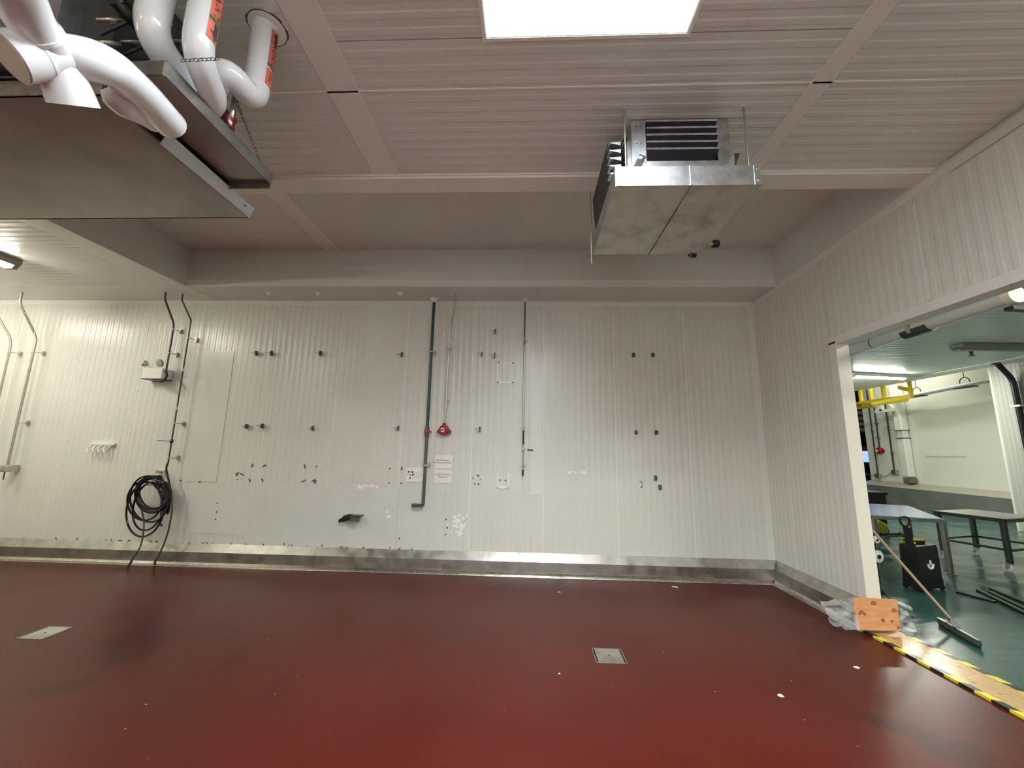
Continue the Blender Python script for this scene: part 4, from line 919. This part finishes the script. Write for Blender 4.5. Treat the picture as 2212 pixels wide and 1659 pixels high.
# ================================================================ ADJACENT ROOM CONTENTS
# big white pipe under the header
bxp = 3.95
a = PX(1800, 775, bxp); b = PX(2182, 641, bxp); zc_ = (a.z+b.z)/2
t = thing('insulated_pipe', 'long white insulated pipe just beyond the doorway head', 'pipe', (bxp, 3.2, zc_))
a = Vector((bxp, 5.6, PX(1835, 762, bxp).z)); b = Vector((bxp, b.y, PX(2182, 641, bxp).z))
MB().cyl(a, b, .062, 20).build('jacket', 'pvc', t, True)
def on_pipe(px, py): 
    y_ = PX(px, py, bxp).y; u = (y_-a.y)/(b.y-a.y); return a.lerp(b, u)
dpp = (b-a).normalized()
c = on_pipe(1975, 716)
MB().cyl(c-dpp*.10+Vector((0, 0, -.012)), c+dpp*.17+Vector((0, 0, -.012)), .062, 20).build('saddle', 'darksteel', t, True, 'grey pipe saddle')
MB().cyl(c-dpp*.02, c+dpp*.02, .068, 20).build('clamp_band', 'galv_dull', t, True)
c = on_pipe(1887, 740); MB().cyl(c, c+dpp*.012, .0635, 20).build('tape_band', 'label_green', t, True)
MB().cyl(b-dpp*.01, b+dpp*.05, .070, 24).build('end_cap', 'jamb', t, True)
MB().tube([b, b+Vector((.25, -.02, -.01))], .045, 16).build('side_branch', 'jamb', t, True)
MB().bar(b+Vector((-.03, 0, -.10)), b+Vector((.3, .05, -.10)), .06, .03).build('bracket', 'black', t)
MB().bar(b+Vector((.1, .0, .02)), b+Vector((.3, .02, .20)), .02, .02).build('brace', 'galv_dull', t)
# sprinkler
c = PZ(2097, 757, ZL-.02); t = thing('sprinkler_head', 'small sprinkler head on the next room ceiling', 'sprinkler', (c.x, c.y, ZL))
MB().lathe((c.x, c.y, ZL), (0, 0, -1), [(0, .05), (.02, .05), (.04, .03), (.10, .03)], 12).build('body', 'darksteel', t, True)
MB().lathe((c.x, c.y, ZL-.13), (0, 0, -1), [(0, .06), (.006, .06)], 12).bar((c.x-.03, c.y, ZL-.09), (c.x, c.y, ZL-.14), .012).bar((c.x+.03, c.y, ZL-.09), (c.x, c.y, ZL-.14), .012).build('deflector', 'darksteel', t)
# black downpipe on the near wall
wx = 11.5; pts = [PX(2147, 778, 11.2), PX(2188, 820, wx), PX(2196, 850, wx), PX(2222, 1000, wx)]
t = thing('black_pipe', 'thick black pipe with offset bend on the right wall of the next room', 'pipe', pts[1])
MB().tube([Vector((pts[0].x, pts[0].y, ZL)), pts[0], pts[1], Vector((pts[1].x, pts[1].y-.02, .5))], .055, 14, .15, 5).build('tube', 'black', t, True)
MB().lathe(Vector((pts[0].x, pts[0].y, ZL)), (0, 0, -1), [(0, .09), (.03, .085)], 14).build('ceiling_flange', 'grey_pipe', t, True)
for z_ in (1.9, 2.9): MB().box((wx-.07, pts[1].y-.09, z_-.02), (11.6, pts[1].y+.09, z_+.02)).build('pipe_clamp', 'galv_dull', t)
# wall conduits + small alarm on the far wall
def wc(px0, py0, px1, py1, label):
    a = PX(px0, py0, AX-.06); b = PX(px1, py1, AX-.06); y_ = (a.y+b.y)/2
    t = thing('conduit', label, 'pipe', (AX-.06, y_, b.z)); MB().cyl((AX-.06, y_, b.z), (AX-.06, y_, a.z+.6), .022, 8).build('tube', 'conduit_dark', t, True)
    for f_ in (.25, .6): MB().box((AX-.09, y_-.05, b.z+(a.z-b.z)*f_), (AX, y_+.05, b.z+(a.z-b.z)*f_+.04)).build('pipe_clamp', 'galv_dull', t)
    return t, y_, b.z
t, y1_, z1_ = wc(1876, 872, 1896, 1023, 'thin conduit on the far wall, leftmost of three'); MB().box((AX-.12, y1_-.12, z1_-.16), (AX, y1_+.08, z1_), .01).build('outlet_box', 'galv_dull', t)
t, y2_, z2_ = wc(1888, 878, 1900, 970, 'thin conduit on the far wall above the small red alarm')
t, y3_, z3_ = wc(1911, 871, 1932, 1015, 'thin conduit on the far wall, rightmost of three'); MB().box((AX-.12, y3_-.12, z3_-.16), (AX, y3_+.08, z3_), .01).build('outlet_box', 'galv_dull', t)
t = thing('fire_alarm', 'tiny red fire alarm on the far wall of the next room', 'alarm', (AX-.08, y2_, z2_))
MB().lathe((AX, y2_, z2_-.06), (-1, 0, 0), [(0, .12), (.1, .13), (.14, .09)], 8).build('housing', 'red', t); MB().box((AX-.147, y2_-.02, z2_-.10), (AX-.13, y2_+.10, z2_-.03)).build('white_plate', 'paper', t)
MB().box((AX-.08, y2_-.16, z2_-.12), (AX-.02, y2_-.09, z2_-.02)).build('lug', 'red', t)
sag = [Vector((AX-.1, y1_+.6, z1_-.02)), Vector((AX-.1, y1_, z1_-.10)), Vector((AX-.1, (y1_+y3_)/2, z1_-.10)), Vector((AX-.1, y3_, z3_-.06))]
tag(MB().tube(sag, .012, 6, .3, 5).build('cord', 'grey_pipe', None, True), 'thin grey cord sagging between two boxes on the far wall', 'cord')
# white downspout
pa, pb_ = PX(1934, 846, AX-.2), PX(1959, 1030, AX-.2); yd = (pa.y+pb_.y)/2; zj = PX(1945, 938, AX-.2).z
t = thing('downspout', 'square white drain pipe with bracket on the far wall', 'pipe', (AX-.15, yd, pb_.z))
MB().box((AX-.28, yd-.13, zj+.12), (AX-.02, yd+.13, pa.z+.35), .02).build('upper_section', 'white', t)
MB().box((AX-.24, yd-.11, zj-.15), (AX-.04, yd+.11, zj+.15), .01).build('joint', 'white', t)
for z_ in (zj+.12, zj-.15): MB().box((AX-.29, yd-.14, z_), (AX-.01, yd+.14, z_+.02)).build('joint_band', 'darksteel', t)
MB().box((AX-.26, yd-.13, pb_.z), (AX-.02, yd+.13, zj-.15), .02).build('lower_section', 'white', t)
MB().box((AX-.25, yd-.16, .77), (AX, yd+.12, .95), .01).build('foot', 'concrete', t)
zz = PX(1922, 886, AX-.3).z; MB().bar((AX-.3, yd, zz), (AX-.3, yd+.75, zz), .11).bar((AX-.3, yd+.5, zz), (AX-.3, yd+.5, zz+.45), .11).bar((AX-.3, yd+.05, zz+.05), (AX-.3, yd+.42, zz+.45), .05).build('bracket', 'white', t)
# white pipe along the far wall
a = PX(1962, 856, AX-.35); b = PX(2138, 822, AX-.35)
t = thing('insulated_pipe', 'white insulated pipe sloping along the top of the far wall', 'pipe', b)
MB().cyl(a, b, .075, 14).build('jacket', 'pvc', t, True)
MB().cyl(b, b+(b-a).normalized()*.04, .08, 14).build('end_cap', 'galv_dull', t, True)
for px in (1981, 2085):
    u = (px-1962)/(2138-1962.); c = PX(px, 856-34*u, AX-.35)
    MB().tube([c+Vector((0, .14*math.cos(k*math.pi/6), .10+.14*math.sin(k*math.pi/6))) for k in range(-1, 8)], .014, 6).cyl(c+Vector((0, 0, .24)), c+Vector((0, 0, 1.4)), .01, 6).build('hanger', 'darksteel', t, True)
    MB().bar(c+Vector((-.0, -.28, -.06)), c+Vector((0, .28, -.06)), .13, .05).build('saddle', 'darksteel', t)
a2, b2 = PX(1938, 872, AX-.35), PX(1958, 854, AX-.35)
MB().tube([PX(1934, 861, AX-.35), PX(1948, 858, AX-.35), PX(1962, 854, AX-.35)], .10, 12, .1).build('elbow', 'pvc', t, True)
# yellow hanging frame
fx0, fx1 = 12.0, 12.75
def Q(px, py, x=fx0): return PX(px, py, x)
t = thing('hanging_frame', 'yellow steel frame hanging below the high ceiling of the next room', 'frame', Q(1911, 864))
zf = Q(1911, 864).z
yA, yB_ = Q(1970, 864).y, Q(1835, 864).y
MB().bar((fx0, yA, zf), (fx0, yB_, zf), .10, .12).build('main_beam', 'yellow', t)
MB().bar((fx0-.5, Q(1888, 877, fx0-.5).y, zf-.22), (fx0-.5, Q(1840, 877, fx0-.5).y, zf-.22), .09, .09).build('lower_beam', 'yellow_dark', t)
MB().bar((fx0, yA, zf), (fx0-.5, Q(1884, 873, fx0-.5).y, zf-.15), .09, .10).build('cross_beam', 'yellow', t)
MB().bar((fx0-.5, Q(1884, 873, fx0-.5).y, zf-.15), (fx0, Q(1850, 866).y, zf-.02), .06, .06).build('cross_beam', 'yellow', t)
for px, top, wv in ((1860, 845, .12), (1911, 834, .13)):
    c = Q(px, 864); MB().cyl((fx0, c.y, zf), (fx0, c.y, ZL+1.2), wv/2, 12).build('hanger_post', 'yellow', t, True)
c = Q(1883, 858, fx1); MB().cyl((fx1, c.y, zf-.1), (fx1, c.y, ZL+1.2), .06, 10).build('hanger_post', 'yellow', t, True)
MB().bar((fx0, yA, zf-.05), (fx0, yA, zf+.95), .05, .10).build('end_post', 'yellow', t)
MB().bar((fx0+.05, yA, zf+.18), (fx0+.4, yA+.8, zf+.42), .05, .12).build('end_brace', 'yellow_dark', t)
MB().bar((fx1, Q(1960, 864, fx1).y, zf), (fx1, yB_, zf), .06, .08).build('rear_beam', 'yellow', t)
# dark store beyond: machine with boxes
ry = 17.3
rk = thing('storage_rack', 'dark blue rack far off beyond the wall end', 'rack', (14.2, ry, 0))
MB().box((13.6, ry, 2.9), (15.4, ry+.8, 4.9)).build('upper_panel', 'navy', rk)
MB().box((13.5, ry, 1.35), (15.4, ry+.8, 1.95)).build('lower_panel', 'blackmatte', rk)
MB().box((13.5, ry-.02, .0), (15.6, ry+.6, .75)).build('base', 'blackmatte', rk)
MB().box((13.5, ry-.05, 1.93), (15.6, ry+.05, 2.08)).build('shelf', 'inkred', rk)
MB().box((13.5, ry-.01, 1.42), (15.4, ry+.0, 1.88)).build('lit_panel', 'bluelight', rk, label='pale blue lit panel')
for k, px in enumerate((866, 914, 926, 937)):
    z_ = PY(1860, 935-k*12, ry-.05).z; t = thing('carton', f'brown printed carton on the far rack, {["lowest", "second from bottom", "second from top", "topmost"][k]}', 'box', (14.1, ry, z_))
    hgt = PY(1860, 935-k*12-11, ry).z-z_; MB().box((13.55, ry-.35, z_), (15.0, ry-.06, z_+hgt), .01).build('box', 'carton', t); MB().box((13.75, ry-.355, z_+hgt*.25), (14.15, ry-.349, z_+hgt*.8)).build('print', 'carton_print', t)
# tables
def table(corners, zt_, legs, label, top_m, leg_m, foot, th=.05):
    c0_ = sum(corners, Vector())/len(corners); t = thing('work_table', label, 'table', (c0_.x, c0_.y, 0))
    MB().prism([Vector((p.x, p.y, zt_-.006)) for p in corners], (0, 0, .006)).build('tabletop', top_m, t)
    mb = MB(); n = len(corners)
    for i in range(n):
        p, q = corners[i], corners[(i+1) % n]; mb.bar((p.x, p.y, zt_-.006-th/2), (q.x, q.y, zt_-.006-th/2), .04, th)
    mb.build('apron_frame', leg_m, t)
    for lx, ly in legs:
        if foot == 'plate':
            MB().box((lx-.03, ly-.03, .01), (lx+.03, ly+.03, zt_-.03), .004).build('leg', leg_m, t); MB().box((lx-.055, ly-.055, 0), (lx+.055, ly+.055, .01)).build('foot', 'conduit', t)
        else:
            lg = MB().box((lx-.03, ly-.03, .13), (lx+.03, ly+.03, zt_-.03), .004).build('leg', leg_m, t)
            MB().lathe((lx-.018, ly+.03, .058), (1, .25, 0), [(0, .05), (.004, .058), (.030, .058), (.034, .05)], 18).build('wheel', 'caster', lg, True)
            MB().lathe((lx-.022, ly+.03, .058), (1, .25, 0), [(0, .018), (.044, .018)], 10).box((lx-.03, ly-.01, .07), (lx-.024, ly+.04, .135)).box((lx+.026, ly-.01, .07), (lx+.032, ly+.04, .135)).build('fork', 'galv', lg)
    return t
zt1 = .785
ca, cb = PZ(1879, 1112, zt1), PZ(2036, 1121, zt1)
cc, cd = PZ(1968, 1093, zt1), PZ(1840, 1087, zt1)
cc = PZ(1960, 1092, zt1); cd = cc+(ca-cb)
table([ca, cb, cc, cd], zt1, [(5.43, 6.57), (6.18, 6.29), (cc.x-.05, cc.y-.03), (cd.x+.03, cd.y-.04)], 'steel table with blue reflection coloured into its top, behind the black case', 'table_sheen', 'table_steel', 'plate')
zt2 = .775
A_, B_, Dd = Vector((6.99, 7.22, zt2)), Vector((7.24, 6.44, zt2)), Vector((7.93, 7.55, zt2)); Cc = B_+Dd-A_
tt = table([A_, B_, Cc, Dd], zt2, [(A_.x+.04, A_.y-.01), (B_.x+.02, B_.y+.05), (Cc.x-.04, Cc.y+.03), (Dd.x-.04, Dd.y-.04)], 'wheeled steel table with dark legs at the right edge', 'table_steel', 'table_dark', 'wheel')
MB().bar((A_.x, A_.y, .32), (B_.x, B_.y, .32), .03).bar((Dd.x, Dd.y, .32), (Cc.x, Cc.y, .32), .03).bar((A_.x, A_.y, .32), (Dd.x, Dd.y, .32), .03).bar((B_.x, B_.y, .32), (Cc.x, Cc.y, .32), .03).build('lower_rail', 'table_dark', tt)
# black rolling case
k0 = PZ(1953, 1268, 0); k1 = PZ(1994, 1281, 0); k2 = PZ(2040, 1274, 0)
ctr = Vector(((k0.x+k2.x)/2, (k0.y+k2.y)/2, 0))
t = thing('tool_case', 'tall black rolling tool case with white curved logo and raised handle', 'case', k1)
e1 = (k0-k1); e2_ = (k2-k1); e2_.z = 0; e1.z = 0
W3 = (k2-k1).length; n1 = e2_.normalized(); n2 = Vector((-n1.y, n1.x, 0)); 
if n2.dot(e1) < 0: n2 = -n2
ch = .80; body = [k1, k2, k2+k0-k1, k0]
ch = PY(1990, 1181, k1.y+.03).z
def slab(z0, z1, s0, s1, nm, m_, mm):
    cc_ = sum(body, Vector())/4; lo_ = [cc_+(p-cc_)*s0+Vector((0, 0, z0)) for p in body]; hi_ = [cc_+(p-cc_)*s1+Vector((0, 0, z1)) for p in body]
    mm.add(lo_+hi_, [(3, 2, 1, 0), (4, 5, 6, 7), (0, 1, 5, 4), (1, 2, 6, 5), (2, 3, 7, 6), (3, 0, 4, 7)]); return mm
mm = MB(); slab(.03, ch-.03, 1.0, .97, '', '', mm); slab(ch-.03, ch, .97, .91, '', '', mm); mm.build('shell', 'case', t)
mm = MB(); slab(.03, .13, 1.03, 1.02, '', '', mm); mm.build('lower_band', 'case', t)
mm = MB(); slab(ch-.14, ch-.115, .99, .985, '', '', mm); mm.build('lid_rim', 'black', t)
_c = sum(body, Vector())/4
for s_ in (body[0], body[3], body[1], body[2]): MB().lathe(_c+(s_-_c)*.9+Vector((0, 0, .03))-n1*.015, n1, [(0, .03), (.03, .03)], 14).build('wheel', 'black', t, True)
# logo on the face towards the viewer (face 0-1)
cc_ = sum(body, Vector())/4
f0 = cc_+(body[0]-cc_); fn = Vector((n1.y, -n1.x, 0)); 
if fn.dot(n2) > 0: fn = -fn
zl_ = PY(2018, 1223, k1.y).z
lc_ = k1+n1*W3*.52+Vector((0, 0, zl_))+fn*.002
arc = [lc_+n1*(.050*math.cos(a_))+Vector((0, 0, .050*math.sin(a_))) for a_ in [math.radians(d) for d in range(-185, 6, 10)]]
MB().tube(arc, .014, 8).cyl(lc_+Vector((0, 0, -.002)), lc_+Vector((0, 0, .050)), .012, 10).build('logo', 'paper', t, True, 'white curved logo')
hy = k1.y+.12; hx = PY(1964, 1167, hy); ht = PY(1953, 1116, hy); hb_ = Vector((hx.x, hy, ch-.03))
MB().bar(hb_, Vector((ht.x+.015, hb_.y, ht.z-.13)), .075, .035, (0, 1, 0)).build('handle_stem', 'black', t)
hc_ = Vector((ht.x, hb_.y, ht.z-.045))
rg = [hc_+Vector((.060*math.cos(a_), 0, .042*math.sin(a_)*(1.0 if math.sin(a_) > 0 else 1.9))) for a_ in [k*math.pi/8 for k in range(17)]]
MB().tube(rg, .013, 8).build('handle_grip', 'black', t, True)
# coiled yellow straps on top
_c = sum(body, Vector())/4; sc = _c+(k0-_c)*.45+Vector((0, 0, ch))
t = thing('cord_reel', 'small yellow reel lying on top of the black case beside the handle', 'reel', sc)
for k in range(2): MB().lathe(sc+Vector((0, 0, .005+k*.045)), (0, 0, 1), [(0, .055), (.005, .068), (.026, .068), (.030, .055)], 18).build('flange', 'yellow', t, True)
MB().cyl(sc, sc+Vector((0, 0, .085)), .06, 16).build('hub', 'black', t, True)
s2 = _c+(k2-_c)*.15+(k0-k1)*.25+Vector((0, 0, ch)); t = thing('clamp_tool', 'yellow and black clamp tool on the right of the case top', 'tool', s2)
MB().box(s2+Vector((-.10, -.03, .0)), s2+Vector((.10, .03, .035)), .008).build('body', 'black', t); MB().box(s2+Vector((-.08, -.028, .035)), s2+Vector((.12, .028, .055)), .006).build('jaw', 'yellow_dark', t)
# thin lance
t = thing('spray_lance', 'thin dark lance lying across the case and table leg', 'tool', sc)
MB().cyl(sc+Vector((-.02, 0, .10)), PY(1893, 1160, sc.y+.3), .008, 8).build('rod', 'darksteel', t, True)
MB().cyl(sc+Vector((-.02, 0, .10)), sc+Vector((-.10, .02, .14)), .013, 8).build('tip', 'conduit', t, True)
# squeegee
q0 = PZ(2028, 1343, .03); q1 = PZ(2117, 1394, .03); qb = PZ(2068, 1362, .05)
t = thing('floor_squeegee', 'floor squeegee with long wooden handle leaning on the doorway jamb', 'squeegee', (qb.x, qb.y, 0))
MB().bar((q0.x, q0.y, .045), (q1.x, q1.y, .045), .03, .05).build('head_rail', 'table_steel', t)
MB().bar((q0.x, q0.y, .015), (q1.x, q1.y, .015), .012, .04).build('rubber_blade', 'black', t)
qm = Vector(((q0.x+q1.x)/2, (q0.y+q1.y)/2, .06)); qs = PY(2050, 1330, qm.y+.05)
top_ = PY(1884, 1145, 4.78); low_ = PY(2054, 1338, 4.42)
MB().bar(qm, low_, .045, .03).build('socket', 'black', t)
MB().cyl(low_, top_, .0135, 12).build('handle', 'woodstick', t, True)
# black cart and yellow thing behind the table
c = PZ(1905, 1145, 0); ct = thing('black_cart', 'black bin on a dark wheeled cart behind the steel table', 'bin', (c.x+.2, c.y+1.5, 0))
bx_ = PY(1915, 1070, 9.2).x; bz1 = PY(1895, 1063, 9.2).z; bz0 = PY(1895, 1092, 9.2).z
MB().box((bx_-.6, 9.2, bz0), (bx_, 9.8, bz1-.04), .02).build('tub', 'black', ct); MB().box((bx_-.62, 9.18, bz1-.06), (bx_+.02, 9.82, bz1), .01).build('rim', 'black', ct)
MB().box((bx_-.6, 9.25, .12), (bx_, 9.75, bz0+.05), .02).build('base_tub', 'black', ct)
for x_ in (bx_-.5, bx_-.06): MB().lathe((x_, 9.24, .06), (0, 1, 0), [(0, .055), (.03, .055)], 12).build('wheel', 'black', ct, True)
yy_ = 8.0; a = PY(1888, 1128, yy_); 
t = thing('yellow_hose_gun', 'yellow and black tool lying on the floor under the table', 'tool', PY(1900, 1150, yy_))
MB().tube([PY(1892, 1140, yy_), PY(1898, 1134, yy_), PY(1906, 1140, yy_), PY(1912, 1150, yy_)], [.05, .10, .10, .05], 12).build('body', 'yellow', t, True)
cz = PZ(1905, 1152, .02); MB().bar(cz+Vector((-.1, 0, 0)), cz+Vector((.35, .0, 0)), .12, .03).build('base', 'black', t)
# white hanging cups on jamb edge (castor wheels of a cart hidden behind wall)
t = thing('hand_trolley', 'white caster wheels of a cart mostly hidden behind the jamb', 'cart', PY(1893, 1180, 5.2))
for px, py, r in ((1888, 1165, .042), (1892, 1201, .072)):
    c = PY(px, py, 5.3); MB().lathe(c, (.2, -1, 0), [(0, r*.8), (.008, r), (.035, r), (.043, r*.8)], 20).build('wheel', 'caster', t, True)
    MB().lathe(c+Vector((.0, -.045, 0)), (.2, -1, 0), [(0, r*.35), (.006, r*.35)], 12).build('hub', 'black', t, True)
_p = PY(1884, 1150, 5.32); MB().bar(_p, Vector((_p.x, 5.32, 0)), .03).build('frame', 'table_dark', t)
# cables and rag at jamb foot
c = PY(1905, 1285, 4.7); t = thing('cable_bundle', 'black cable bundle at the foot of the jamb', 'cable', PY(1902, 1290, 4.6))
for k in range(4): MB().tube([PY(1893+k*2, 1268+k*5, 4.62), PY(1905+k*3, 1272+k*4, 4.6), PY(1918+k*3, 1290+k*4, 4.55), PY(1930+k*2, 1308, 4.5), PZ(1936+k*2, 1316, .01)], .008, 8, .05).build('cable', 'black', t, True)
t = thing('white_bottle', 'white bottle with red neck lying behind the plywood offcut', 'bottle', PZ(1950, 1310, .05))
a = PY(1934, 1301, 4.62); b = PY(1968, 1316, 4.75); MB().tube([a, a.lerp(b, .3), a.lerp(b, .85), b], [.014, .028, .028, .014], 14).build('body', 'caster', t, True); MB().tube([a, a+(a-b).normalized()*.05], [.016, .018], 12).build('neck', 'inkred', t, True)
# olive battens on wet floor
for i, (p, q, lb_) in enumerate((((2113, 1275), (2225, 1330), 'olive batten on the wet green floor, nearest the case'), ((2140, 1272), (2228, 1308), 'olive batten on the wet green floor, farthest one'), ((2138, 1279), (2228, 1322), 'olive batten on the wet green floor, middle one'))):
    a, b = PZ(*p, .015), PZ(*q, .015); tag(MB().bar(a, b, .045, .03).build('batten', 'olive'), lb_, 'batten')
a, b = PZ(2068, 1279, .01), PZ(2150, 1300, .01); tag(MB().bar(a, b, .05, .02).build('black_batten', 'black'), 'dark flat strip on the wet floor left of the battens', 'strip')
